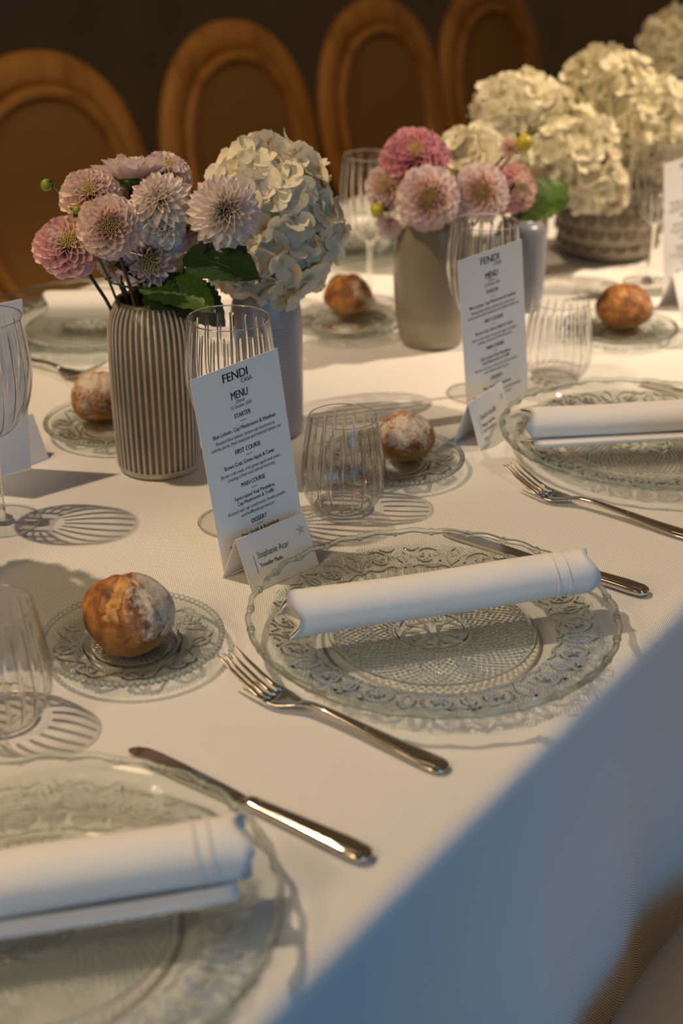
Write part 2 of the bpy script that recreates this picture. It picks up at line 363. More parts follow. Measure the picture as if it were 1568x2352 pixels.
# ------------------------------------------------------------------ table and cloth
S0, S1, TW = -.75, 3.1, 1.06
tb_root = empty('dining_table', (W(0, 0).x, W(0, 0).y, 0), ANG)
tag(tb_root, 'long dining table hidden under the white cloth', 'table')
b_ = MB(); b_.box(((S0 + S1) / 2, TW / 2, T - .020), (S1 - S0 - .05, TW - .05, .028)); b_.build('tabletop', M['wood'], tb_root, False)
for sx in (S0 + .12, S1 - .12):
    for ty in (.12, TW - .12):
        b_ = MB(); b_.box((sx, ty, (T - .034) / 2), (.06, .06, T - .034)); b_.build('leg', M['wood'], tb_root, False)
def make_cloth():
    rnd = random.Random(4); rr = .016; vs = []; fs = []
    ns = 420
    ss = np.linspace(S0, S1, ns)
    cross = []                                       # (t, z, drop fraction, side)
    def drop(side):
        L = .40; out = []
        for k in range(9):
            a = (PI / 2) * k / 8; out.append((rr * math.sin(a), -rr * (1 - math.cos(a)), 0))
        for k in range(1, 19): out.append((rr, -rr - L * k / 18, k / 18))
        return out
    near = [(-(d[0]) + .0, d[1], d[2]) for d in drop(0)]
    rows = [(t, z, f, 0) for t, z, f in reversed(near)] + [(TW * k / 24, 0, 0, 1) for k in range(1, 24)] + [(TW + d[0], d[1], d[2], 2) for d in drop(2)]
    for s in ss:
        for (t, z, f, side) in rows:
            w = f ** 1.4
            fold = (math.sin(s * 17.0 + .6) * .018 + math.sin(s * 41 + 1.0) * .007 + math.sin(s * 6.3) * .012 + .022)
            if side == 0:
                hemup = .0
                if f > 0:
                    hemup = .10 * (1 / (1 + math.exp(-(s - .37) * 40))) * f - .02 * f * math.sin(s * 9)
                vs.append((s, t - w * (fold + .006), z + hemup))
            elif side == 2: vs.append((s, t + w * fold * .5, z))
            else: vs.append((s, t, z))
    nr = len(rows)
    for i in range(ns - 1):
        for j in range(nr - 1):
            a = i * nr + j; fs.append((a, a + 1, a + nr + 1, a + nr))
    return mesh('tablecloth', vs, fs)
cl = obj('tablecloth', make_cloth(), M['cloth']); cl.location = W(0, 0, 0); cl.rotation_euler = (0, 0, ANG)
tag(cl, 'white twill tablecloth draped over the long dining table', 'tablecloth')

# ------------------------------------------------------------------ chairs
def oval(a, b, n, x0=0, z0=0):
    out = []
    for k in range(n):
        th = 2 * PI * k / n; c, s = math.cos(th), math.sin(th)
        out.append((x0 + a * math.copysign(abs(c) ** .92, c), z0 + b * math.copysign(abs(s) ** .92, s)))
    return out
def ring_tube(mb, a, b, z0, y, ra, rb, n=64, m=10, tilt=0.0):
    vs = []; fs = []
    pts = oval(a, b, n, 0, z0)
    for i in range(n):
        x, z = pts[i]; x2, z2 = pts[(i + 1) % n]; x1, z1 = pts[i - 1]
        d = Vector((x2 - x1, 0, z2 - z1)).normalized(); nrm = Vector((d.z, 0, -d.x))
        for k in range(m):
            th = 2 * PI * k / m
            p = Vector((x, y, z)) + nrm * (ra * math.cos(th)) + Vector((0, 1, 0)) * (rb * math.sin(th)); vs.append(p)
    for i in range(n):
        for k in range(m):
            i2 = (i + 1) % n; k2 = (k + 1) % m; fs.append((i * m + k, i2 * m + k, i2 * m + k2, i * m + k2))
    mb.add(vs, fs)
def make_chair():
    """local: sitter faces -y, back at y=+.22; seat top .47"""
    c = empty('dining_chair', (0, 0, 0)); lean = Matrix.Translation((0, .20, .50)) @ Matrix.Rotation(R(-10), 4, 'X') @ Matrix.Translation((0, 0, -.50))
    m = MB(); ring_tube(m, .228, .244, .716, 0, .032, .019); m.build('back_frame', M['wood'], c, mtx=lean)
    m = MB(); ring_tube(m, .186, .202, .716, -.007, .013, .017); m.build('inner_moulding', M['wood'], c, mtx=lean)
    m = MB(); pts = oval(.192, .208, 64, 0, .716)
    vs = [(x, .003, z) for x, z in pts] + [(x, -.003, z) for x, z in pts]
    fs = [tuple(range(64)), tuple(range(127, 63, -1))] + [(i, (i + 1) % 64, 64 + (i + 1) % 64, 64 + i) for i in range(64)]
    m.add(vs, fs); m.build('cane_panel', M['cane'], c, False, lean)
    for sx in (-1, 1):
        m = MB(); m.tube([(sx * .12, .0, .43), (sx * .12, .0, .50), (sx * .128, 0, .53)], [(.016, .016)] * 3, 8); m.build('back_post', M['wood'], c, mtx=lean)
    # seat cushion
    vs = []; fs = []; n = 48; rings = [(.0, .508), (.10, .507), (.17, .501), (.205, .490), (.222, .472), (.226, .450), (.222, .425)]
    for r, z in rings:
        for k in range(n):
            th = 2 * PI * k / n; cx, sy = math.cos(th), math.sin(th)
            p = .62; vs.append((r * math.copysign(abs(cx) ** p, cx) * 1.08, r * math.copysign(abs(sy) ** p, sy), z))
    for i in range(len(rings) - 1):
        for k in range(n): fs.append((i * n + k, i * n + (k + 1) % n, (i + 1) * n + (k + 1) % n, (i + 1) * n + k))
    fs.append(tuple(range((len(rings) - 1) * n, len(rings) * n)))
    obj('seat_cushion', mesh('seat_cushion', vs, fs), M['linen'], c)
    m = MB(); ring = []
    for k in range(n + 1):
        th = 2 * PI * k / n; cx, sy = math.cos(th), math.sin(th); ring.append((.218 * math.copysign(abs(cx) ** .62, cx) * 1.08, .218 * math.copysign(abs(sy) ** .62, sy), .41))
    m.tube(ring, [(.012, .022)] * (n + 1), 8, False); m.build('seat_frame', M['wood'], c)
    for sx in (-1, 1):
        for sy in (-1, 1):
            m = MB(); m.tube([(sx * .19, sy * .18, .425), (sx * .19, sy * .18, .34), (sx * .185, sy * .185 , .16), (sx * .18, sy * .19, .0)], [.021, .019, .015, .010], 10); m.build('leg', M['wood'], c)
    return c
def copy_tree(o, parent=None):
    c = o.copy(); COL.objects.link(c)
    c.parent = parent
    if parent is not None: c.matrix_parent_inverse = o.matrix_parent_inverse
    for ch in o.children: copy_tree(ch, c)
    return c
chair0 = make_chair(); first = [True]
def chair(s, t, rz, label, group):
    c = chair0 if first[0] else copy_tree(chair0); first[0] = False
    p = W(s, t); c.location = (p.x, p.y, 0); c.rotation_euler = (0, 0, rz); tag(c, label, 'chair', group)
G = 'oval cane-back chairs along the far side'
chair(1.085, 1.335, ANG, 'oval cane-back wooden chair behind the rolled napkin at the left edge', G)
chair(1.645, 1.335, ANG + R(1), 'oval cane-back wooden chair behind the pale dahlias and large hydrangea', G)
chair(2.175, 1.335, ANG, 'oval cane-back wooden chair behind the pink dahlias in the grey pot', G)
chair(2.690, 1.335, ANG - R(1), 'oval cane-back wooden chair farthest back, left of the cream hydrangeas', G)
chair(.165, -.302, ANG + PI + R(90), 'wooden chair with taupe linen seat against the hanging cloth, bottom right corner', 'near side chairs')

# ------------------------------------------------------------------ pressed glass plates
def scroll_points():
    """one period of the arabesque, local x in [-.5,.5] period, y in [0,1] band"""
    P = []
    def spiral(cx, cy, r0, turns, start, sgn, n=70, asp=1.0):
        for k in range(n):
            f = k / (n - 1); a = start + sgn * f * turns * 2 * PI; r = r0 * (1 - .82 * f)
            P.append((cx + r * math.cos(a) * .36, cy + r * math.sin(a)))
    spiral(-.24, .48, .40, 1.35, R(200), -1); spiral(.24, .48, .40, 1.35, R(-20), 1)
    for f in np.linspace(0, 1, 24):
        P.append((0, .08 + .84 * f)); P.append((.05 * math.sin(f * PI), .25 + .5 * f)); P.append((-.05 * math.sin(f * PI), .25 + .5 * f))
        P.append((.05 + .12 * f, .85 - .12 * math.sin(f * PI))); P.append((-.05 - .12 * f, .85 - .12 * math.sin(f * PI)))
        P.append((.10 + .38 * f, .10 + .05 * math.sin(f * 3 * PI))); P.append((-.10 - .38 * f, .10 + .05 * math.sin(f * 3 * PI)))
        P.append((.5 - .06 * math.sin(f * PI), .2 + .7 * f)); P.append((-.5 + .06 * math.sin(f * PI), .2 + .7 * f))
    for cx in (-.24, .24):
        for k in range(6):
            a = k * PI / 3
            for f in np.linspace(.25, 1, 6): P.append((cx + .055 * f * math.cos(a), .48 + .15 * f * math.sin(a)))
    return np.array(P)
def plate_mesh(name, R0, top_pts, relief, nth, foot, thick):
    """closed glass dish: top surface with relief, plain bottom with a foot ring"""
    rs = [p[0] for p in top_pts]; zs = [p[1] for p in top_pts]
    th = 2 * PI * np.arange(nth) / nth; co, si = np.cos(th), np.sin(th)
    radii = []
    for a, b, n in relief['sampling']: radii += list(np.linspace(a, b, n, endpoint=False))
    radii.append(R0); radii = np.array(radii[1:])
    V = [(0, 0, float(np.interp(0, rs, zs)))]; F = []
    Z = np.zeros((len(radii), nth)) + np.interp(radii, rs, zs)[:, None]
    for i, r in enumerate(radii):
        V += list(zip((r * co).tolist(), (r * si).tolist(), Z[i].tolist()))
    nr = len(radii); base = 1
    for k in range(nth): F.append((0, base + k, base + (k + 1) % nth))
    for i in range(nr - 1):
        o = base + i * nth
        for k in range(nth):
            k2 = (k + 1) % nth; F.append((o + k, o + nth + k, o + nth + k2, o + k2))
    # underside
    br = [R0 * .995] + [R0 * q for q in (.93, .915, .895, .86, .78, .70, .675, .66)] + [foot + .004, foot + .002, foot - .001, foot - .003, foot - .0045, foot - .006, foot * .6, foot * .35, foot * .31]
    bz = [float(np.interp(r, rs, zs)) - thick * (1 if i else .6) for i, r in enumerate(br)]
    j = br.index(foot + .002); bz[j] = 0.0; bz[j + 1] = 0.0; bz[j + 2] = max(bz[j + 2], .0022); bz[j - 1] = min(bz[j - 1], .004)
    for q in range(j + 2, len(br)): bz[q] = max(.0022, bz[q])
    last = base + (nr - 1) * nth
    for r, z in zip(br, bz):
        b = len(V); V += [(r * c, r * s, z) for c, s in zip(co.tolist(), si.tolist())]
        for k in range(nth):
            k2 = (k + 1) % nth; F.append((last + k, b + k, b + k2, last + k2))
        last = b
    V.append((0, 0, bz[-1])); c = len(V) - 1
    for k in range(nth): F.append((last + k, c, last + (k + 1) % nth))
    return mesh(name, V, F)
def relief_mesh(name, fn, top_pts, r0, r1, nr, nth, cut=.00012):
    """the raised pattern: closed little glass solids standing on the dish"""
    rs = [p[0] for p in top_pts]; zs = [p[1] for p in top_pts]; radii = np.linspace(r0, r1, nr); th = 2 * PI * np.arange(nth) / nth
    Q = fn(radii, th); zb = np.interp(radii, rs, zs) + .00005
    on_ = Q > cut; idx = -np.ones(Q.shape, int); keep = on_.copy()
    keep |= np.roll(on_, 1, 1) | np.roll(on_, -1, 1); keep[1:] |= on_[:-1]; keep[:-1] |= on_[1:]
    ii, jj = np.nonzero(keep); idx[ii, jj] = np.arange(len(ii)); n = len(ii)
    x = radii[ii] * np.cos(th[jj]); y = radii[ii] * np.sin(th[jj]); h = np.where(on_[ii, jj], np.maximum(Q[ii, jj], 0), 0)
    V = list(zip(x.tolist(), y.tolist(), (zb[ii] + h).tolist())) + list(zip(x.tolist(), y.tolist(), (zb[ii] - .00002).tolist()))
    j2 = (np.arange(nth) + 1) % nth
    A, B, C, D_ = idx[:-1], idx[1:], idx[1:][:, j2], idx[:-1][:, j2]
    hh = np.where(on_, 1, 0); act = (hh[:-1] + hh[1:] + hh[1:][:, j2] + hh[:-1][:, j2]) > 0
    ok = (A >= 0) & (B >= 0) & (C >= 0) & (D_ >= 0) & act
    q = np.stack([A[ok], B[ok], C[ok], D_[ok]], 1)
    F = [tuple(r) for r in q.tolist()] + [(r[3] + n, r[2] + n, r[1] + n, r[0] + n) for r in q.tolist()]
    return mesh(name, V, F)
def dinner_fn(radii, th):
    Z = np.zeros((len(radii), len(th)))
    P = scroll_points(); per = 2 * PI / 8
    for i, r in enumerate(radii):
        if r < .026:
            Z[i] = .0005 * np.cos(10 * th) * min(1, r / .02) * (1 if r < .023 else 0)
        elif r < .030: Z[i] = .0010
        elif r < .0815:
            n = 72 if r > .054 else 48
            k = 2 * PI / .0066
            fade = min(1, (r - .030) / .004)
            Z[i] = .0010 * fade * np.cos(n * th) * math.cos(k * r)
        elif r < .0845: Z[i] = .0012
        elif .0985 < r < .1345:
            y = (r - .0985) / .036
            x = ((th / per + .5) % 1) - .5
            d = np.full(len(th), 9.0)
            for px, py in P:
                d = np.minimum(d, np.hypot((x - px) * per * .116, (y - py) * .036))
            line = .0013 * np.exp(-(d / .0012) ** 2)
            edge = min(1, min(y, 1 - y) / .06)
            dots = .0005 * np.maximum(0, np.cos(th * 210) * math.cos(r * 2 * PI / .0036))
            Z[i] = edge * np.maximum(line, dots)
        elif r > .1345 and r < .147:
            Z[i] = .0002 * np.cos(24 * th)
    return Z
NT = 960
dinner_top = [(0, .0075), (.080, .0075), (.088, .0088), (.098, .0115), (.134, .0175), (.146, .0225), (.150, .0245)]
dinner_mesh = plate_mesh('dinner_plate_dish', .1475, dinner_top, {'fn': dinner_fn, 'under': lambda r: .55 if (.03 < r < .083 or .1 < r < .134) else .1, 'sampling': [(0, .026, 10), (.026, .030, 5), (.030, .082, 84), (.082, .0985, 12), (.0985, .1345, 52), (.1345, .1475, 8)]}, NT, .088, .0042)
DR1 = relief_mesh('dinner_plate_scrolls', dinner_fn, dinner_top, .0980, .1350, 72, 1200); DR2 = relief_mesh('dinner_plate_diamonds', dinner_fn, dinner_top, .002, .0850, 130, 960)
def rim_mesh(name, R0, z, rad, fn, nth, m=10):
    vs = []; fs = []
    for k in range(nth):
        th = 2 * PI * k / nth; q, dz, dr = fn(th)
        for j in range(m):
            a = 2 * PI * j / m; r = R0 + dr + rad * q * math.cos(a)
            vs.append((r * math.cos(th), r * math.sin(th), z + dz + rad * q * math.sin(a)))
    for k in range(nth):
        for j in range(m):
            k2 = (k + 1) % nth; j2 = (j + 1) % m; fs.append((k * m + j, k2 * m + j, k2 * m + j2, k * m + j2))
    return mesh(name, vs, fs)
def tie(th):
    n = 28; x = ((th * n / (2 * PI)) % 1) - .5; d = abs(x)
    q = .82 + .25 * math.cos(x * 2 * PI) * -1 * .3
    if d > .44: q = 1.12
    elif d > .40: q = .72
    return q, .0006 * math.cos(x * 2 * PI), .0008 * math.cos(x * 2 * PI)
dinner_rim = rim_mesh('dinner_plate_rim', .1480, .0240, .0031, tie, 700)
def bread_fn(radii, th):
    Z = np.zeros((len(radii), len(th)))
    rs_ = np.random.RandomState(5)
    for i, r in enumerate(radii):
        if .010 < r < .030: Z[i] = .0006 * np.maximum(np.cos(48 * th), -.2) * min(1, (r - .01) / .004)
        elif .030 <= r < .033: Z[i] = .0009
        elif .036 < r < .039: Z[i] = .0006
        elif .042 < r < .066:
            y = (r - .042) / .024; x = ((th * 9 / (2 * PI)) % 1) - .5
            d1 = np.abs(y - .5 - .32 * np.sin(x * 2 * PI)); d2 = np.abs(np.hypot((x) * 1.6, y - .5) - .28)
            Z[i] = .0007 * np.maximum(np.exp(-(d1 / .07) ** 2), np.exp(-(d2 / .06) ** 2)) + .0003 * np.maximum(0, np.cos(th * 110) * math.cos(r * 2 * PI / .0034))
    return Z
bread_top = [(0, .0055), (.033, .0055), (.041, .0085), (.066, .0125), (.0715, .0145)]
bread_mesh = plate_mesh('bread_plate_dish', .070, bread_top, {'fn': bread_fn, 'under': lambda r: .5 if (.01 < r < .033 or .042 < r < .066) else .1, 'sampling': [(0, .010, 4), (.010, .030, 12), (.030, .042, 16), (.042, .066, 30), (.066, .070, 4)]}, 440, .036, .0034)
BR1 = relief_mesh('bread_plate_scrolls', bread_fn, bread_top, .0415, .0665, 44, 660); BR2 = relief_mesh('bread_plate_flutes', bread_fn, bread_top, .0095, .0395, 40, 480)
def bead(th):
    x = ((th * 84 / (2 * PI)) % 1) - .5
    return max(.28, math.sqrt(max(0, 1 - (2 * x) ** 2))), 0, 0
bread_rim = rim_mesh('bread_plate_rim', .0712, .0142, .0027, bead, 84 * 8, 8)
def glass_plate(kind, p, label, group, rz=0.):
    r = empty('dinner_plate' if kind == 'd' else 'bread_plate', p, rz)
    if kind == 'd':
        obj('dish', dinner_mesh, M['pressed'], r); obj('rim', dinner_rim, M['pressed_rim'], r)['label'] = 'scalloped glass rod edge with tied knots'
    else:
        obj('dish', bread_mesh, M['pressed'], r); obj('rim', bread_rim, M['pressed_rim'], r)['label'] = 'beaded glass edge'
    for nm_, me_ in ((('scroll_relief', DR1), ('diamond_relief', DR2)) if kind == 'd' else (('scroll_relief', BR1), ('flute_relief', BR2))):
        o = obj(nm_, me_, M['relief'], r); o['kind'] = 'stuff'
    return tag(r, label, 'plate', group)
GD, GB = 'pressed glass dinner plates', 'beaded glass bread plates'
pm = unproj(993, 1412, .022); PM = (pm.x, pm.y, T)
glass_plate('d', PM, 'patterned clear glass dinner plate in the middle, in front of the sharp menu card', GD, R(10))
P2 = W(.578, .162); glass_plate('d', P2, 'patterned clear glass dinner plate cut by the right edge', GD, R(31))
PF = W(-.309, .142); glass_plate('d', PF, 'blurred patterned glass dinner plate in the bottom left corner', GD, R(52))
PB = W(.52, .915); glass_plate('d', PB, 'glass dinner plate at upper left behind the ribbed vase', GD, R(20))
PC = W(1.02, .900); glass_plate('d', PC, 'glass dinner plate behind the far bread roll, near the table corner', GD, R(3))
b0 = W(-.036, .317); b1 = W(.384, .349); b2 = W(.908, .346); b3 = W(.288, .652); b4 = W(.716, .646)
glass_plate('b', b0, 'beaded glass bread plate left of the middle dinner plate, nearest the camera', GB, .3)
glass_plate('b', b1, 'beaded glass bread plate beside the middle stemless tumbler', GB, 1.1)
glass_plate('b', b2, 'beaded glass bread plate at the right edge behind the blurred tumbler', GB, 2.)
glass_plate('b', b3, 'beaded glass bread plate half hidden behind the ribbed vase', GB, .7)
glass_plate('b', b4, 'beaded glass bread plate between the hydrangea and the grey pot', GB, .2)

# ------------------------------------------------------------------ bread rolls
def bread_roll(p, size, seed, squash, flour_dir, flour_amt, split_dir, label, rz=0., splitw=.30):
    rnd = np.random.RandomState(seed); nu, nv = 72, 44; V = []; F = []
    ph = rnd.rand(12) * 6.28; sd = Vector(split_dir).normalized()
    ax = sd.cross(Vector((0, 0, 1)) if abs(sd.z) < .9 else Vector((0, 1, 0))).normalized(); ay = sd.cross(ax)
    for j in range(nv + 1):
        b = PI * j / nv
        for i in range(nu):
            a = 2 * PI * i / nu; d = Vector((math.sin(b) * math.cos(a), math.sin(b) * math.sin(a), math.cos(b)))
            r = 1 + .035 * math.sin(2 * a + ph[0]) * math.sin(b) + .03 * math.sin(3 * a + ph[1] + b) + .022 * math.sin(5 * b + ph[2]) + .012 * math.sin(7 * a + ph[3] + 3 * b) + .008 * math.sin(11 * a + 5 * b + ph[4])
            c = d.dot(sd); u = d.dot(ax); v = d.dot(ay)
            if c > 0:                                            # burst crust: a shallow torn valley with raised lips
                wv = splitw * (1 - .6 * v * v); e = abs(u) / max(wv, .05); along = max(0, 1 - (v / .75) ** 2)
                if e < 1.5: r += along * (-.055 * math.exp(-(e / .55) ** 2) + .05 * math.exp(-((e - 1) / .22) ** 2)) + along * .02 * math.sin(u * 40 + v * 23 + ph[5]) * math.exp(-e * e)
            z = d.z * r
            z = z * squash if z > 0 else z * squash * .82
            q = Vector((d.x * r, d.y * r, z)) * (size / 2)
            V.append(q)
    zmin = min(q.z for q in V); flat = zmin * .86
    V = [Vector((q.x, q.y, max(q.z, flat) - flat)) for q in V]
    for j in range(nv):
        for i in range(nu): F.append((j * nu + i, (j + 1) * nu + i, (j + 1) * nu + (i + 1) % nu, j * nu + (i + 1) % nu))
    root = empty('bread_roll', p, rz)
    obj('crust', mesh('crust', V, F), bread_mat('bread_crust_%d' % seed, flour_dir, flour_amt, seed), root)
    # golden torn crumb along the split: lumpy strip sunk in the valley
    mb = MB(); n = 15; m = 6; vs = []; fs = []
    def surf(u, v, lift):
        d = (sd * math.sqrt(max(.05, 1 - u * u - v * v)) + ax * u + ay * v).normalized(); best = max((q.normalized().dot(d), k) for k, q in enumerate(Vc[::3]))[1] * 3
        return V[best] + d * lift
    Vc = [Vector((q.x, q.y, q.z + flat)) for q in V]
    for i in range(n):
        v = -.62 + 1.24 * i / (n - 1)
        for j in range(m):
            u = splitw * .62 * (1 - .6 * v * v) * (2 * j / (m - 1) - 1)
            vs.append(surf(u, v, size * (.006 + .016 * rnd.rand() - .022 * (abs(2 * j / (m - 1) - 1) > .9) - .02 * (i in (0, n - 1)))))
    for i in range(n - 1):
        for j in range(m - 1): fs.append((i * m + j, i * m + j + 1, (i + 1) * m + j + 1, (i + 1) * m + j))
    mb.add(vs, fs); o = mb.build('torn_crumb', M['crumb'], root); o['label'] = 'golden torn split in the crust'
    return tag(root, label, 'bread roll', 'bread rolls on glass plates')
def crumb():
    m, nt, b, o = new_mat('golden_crumb'); tc = N(nt, 'ShaderNodeTexCoord'); n1 = N(nt, 'ShaderNodeTexNoise', Scale=160.0, Detail=5.0); nt.links.new(tc.outputs['Object'], n1.inputs['Vector'])
    r = ramp(nt, [(.3, (.24, .085, .012)), (.5, (.50, .24, .055)), (.7, (.64, .38, .12))]); nt.links.new(n1.outputs['Fac'], r.inputs['Fac']); nt.links.new(r.outputs['Color'], b.inputs['Base Color'])
    bp = N(nt, 'ShaderNodeBump', Strength=.8, Distance=.002); nt.links.new(n1.outputs['Fac'], bp.inputs['Height']); nt.links.new(bp.outputs['Normal'], b.inputs['Normal']); b.inputs['Roughness'].default_value = .6
    return m
M['crumb'] = crumb()
def on(p, z): return Vector((p[0], p[1], T + z))
r0 = unproj(300, 1478, .006)
bread_roll(on(r0, .0064), .074, 3, .93, (.9, .1, .5), -.02, (-.15, -.55, .8), 'floury split bread roll nearest the camera, left of the middle plate')
r1 = unproj(932, 1050, .006); bread_roll(on(r1, .0064), .057, 5, .97, (.0, -.3, .9), .0, (-.6, .1, .8), 'dark crusted bread roll beside the middle stemless tumbler', splitw=.22)
r2 = unproj(1428, 748, .006); bread_roll(on(r2, .0064), .076, 8, .80, (.8, -.3, .2), -.14, (-.25, -.2, .9), 'golden bread roll at the right, behind the blurred tumbler', splitw=.36)
r3 = unproj(232, 958, .006); bread_roll(on(r3, .0064), .062, 11, .97, (.1, -.4, .8), .0, (.4, .3, .9), 'floury bread roll half hidden by the ribbed vase', splitw=.26)
r4 = unproj(800, 720, .006); bread_roll(on(r4, .0064), .066, 14, .90, (.7, -.5, .3), -.08, (-.5, -.1, .8), 'brown bread roll between the hydrangea and the grey pot', splitw=.28)

# ------------------------------------------------------------------ napkins
def napkin(p_left, p_right, a, b, seed, label, lip=.0, tlip=-60):
    """rolled cloth between two points of its axis; loose outer edge with a lip"""
    p_left, p_right = Vector(p_left), Vector(p_right); d = (p_right - p_left); L = d.length; d.normalize()
    side = Vector((0, 0, 1)).cross(d).normalized(); up = d.cross(side)     # side points away from the camera
    rnd = random.Random(seed); turns = 2.6; n = 150; th = .0011
    path = []
    for k in range(n):
        f = k / (n - 1); ang = R(tlip) - (1 - f) * turns * 2 * PI * -1
        sc = .42 + .58 * min(1, f * 1.0)
        sc = 1 - (1 - f) * turns * .155
        x, z = sc * a * math.cos(ang), sc * b * math.sin(ang)
        if f > .94: x -= 0; z -= lip * ((f - .94) / .06) ** 2; x -= lip * .9 * ((f - .94) / .06)
        path.append((x, z))
    nl = 40; V = []; F = []
    def off(k, s):
        x1, z1 = path[max(k - 1, 0)]; x2, z2 = path[min(k + 1, n - 1)]; dx, dz = x2 - x1, z2 - z1; l = math.hypot(dx, dz) + 1e-9
        return path[k][0] + s * dz / l * th / 2, path[k][1] - s * dx / l * th / 2
    prof = [off(k, 1) for k in range(n)] + [off(k, -1) for k in range(n - 1, -1, -1)]
    np_ = len(prof)
    for i in range(nl + 1):
        f = i / nl
        endw = max(0, 1 - f / .05) + max(0, 1 - (1 - f) / .05)
        for k, (x, z) in enumerate(prof):
            kk = k if k < n else 2 * n - 1 - k
            wob = .0012 * math.sin(kk * .21 + seed) * endw + .0005 * math.sin(f * 9 + kk * .05 + seed)
            sq = 1 - .03 * math.sin(f * PI)
            q = p_left + d * (f * L + endw * .004 * math.sin(kk * .33 + seed * 2)) + side * (x * (1 + wob * 20)) + up * ((z + wob) * sq)
            V.append(q)
    for i in range(nl):
        for k in range(np_):
            k2 = (k + 1) % np_; F.append((i * np_ + k, i * np_ + k2, (i + 1) * np_ + k2, (i + 1) * np_ + k))
    for base in (0, nl * np_):
        for k in range(n - 1):
            F.append((base + k, base + k + 1, base + np_ - 2 - k, base + np_ - 1 - k))
    root = empty('napkin', p_left)
    V = [q - p_left for q in V]
    obj('rolled_cloth', mesh('rolled_cloth', V, F), M['napkin'], root)
    if lip > 0:                                                   # the loose end lies folded under the roll towards the diner
        vs = []; fs = []; cu = smoothprof([(.10, 1.12), (.75, 1.06), (1.08, .98), (1.20, .84), (1.12, .70), (.85, .62)], 5); m_ = len(cu)
        for i in range(31):
            f = .015 + .95 * i / 30
            for dz in (0, .0013):
                for kx, kz in cu:
                    vs.append(d * (f * L) - side * (kx * a * (1 + .03 * math.sin(f * 7 + seed))) + up * (-kz * b + dz))
        for i in range(30):
            for k in range(m_ - 1):
                q = i * 2 * m_ + k; fs.append((q, q + 1, q + 2 * m_ + 1, q + 2 * m_)); q += m_; fs.append((q, q + 2 * m_, q + 2 * m_ + 1, q + 1))
            for k in (0, m_ - 1):
                q = i * 2 * m_ + k; fs.append((q, q + 2 * m_, q + 3 * m_, q + m_))
        for i in (0, 30):
            for k in range(m_ - 1): q = i * 2 * m_ + k; fs.append((q, q + 1, q + m_ + 1, q + m_))
        obj('loose_fold', mesh('loose_fold', vs, fs), M['napkin'], root)
    for fpos in (.865, .905):                                     # stitched hem near the end
        mb = MB(); ring = []
        for k in range(20, 130):
            g = k / 150; ang = R(-75) + g * 2 * PI
            ring.append(d * (L * fpos) + side * ((a + .0005) * math.cos(ang)) + up * ((b + .0005) * .985 * math.sin(ang)))
        mb.tube(ring, .00035, 5); mb.build('hem_stitch', M['napkin'], root)
    return tag(root, label, 'napkin', 'rolled white napkins on the plates')
napkin(unproj(668, 1414, .040), unproj(1348, 1312, .044), .0205, .0195, 1, 'rolled white cotton napkin across the middle dinner plate')
napkin(unproj(1208, 975, .040), unproj(1800, 945, .044), .0215, .0175, 2, 'rolled white napkin cut by the right edge, folded edge showing below', .008, -35)
napkin(unproj(-330, 2085, .042), unproj(560, 1945, .046), .0225, .019, 3, 'blurred rolled white napkin in the bottom left corner', .009, -40)
napkin(unproj(110, 700, .040), unproj(480, 700, .040), .024, .019, 4, 'rolled white napkin at upper left behind the ribbed vase', .0, -60)
napkin(unproj(560, 545, .040), unproj(900, 520, .040), .024, .019, 6, 'rolled white napkin on the far plate at the table corner', .0, -60)

# ------------------------------------------------------------------ cutlery
def loft(mb, st, n=12):
    """stations: (x, z, halfwidth, halfthick)"""
    vs = []; fs = []
    for x, z, w, h in st:
        for k in range(n):
            a = 2 * PI * k / n; c, s = math.cos(a), math.sin(a)
            vs.append((x, w * math.copysign(abs(c) ** .8, c), z + h * math.copysign(abs(s) ** .6, s)))
    for i in range(len(st) - 1):
        for k in range(n):
            k2 = (k + 1) % n; fs.append((i * n + k, (i + 1) * n + k, (i + 1) * n + k2, i * n + k2))
    fs.append(tuple(range(n))); fs.append(tuple(range((len(st) - 1) * n + n - 1, (len(st) - 1) * n - 1, -1)))
    mb.add(vs, fs)
def interp(pts, n):
    xs = [p[0] for p in pts]; q = np.linspace(xs[0], xs[-1], n)
    sm = smoothprof
    out = []
    for x in q: out.append(tuple([float(x)] + [float(np.interp(x, xs, [p[k] for p in pts])) for k in range(1, len(pts[0]))]))
    return out
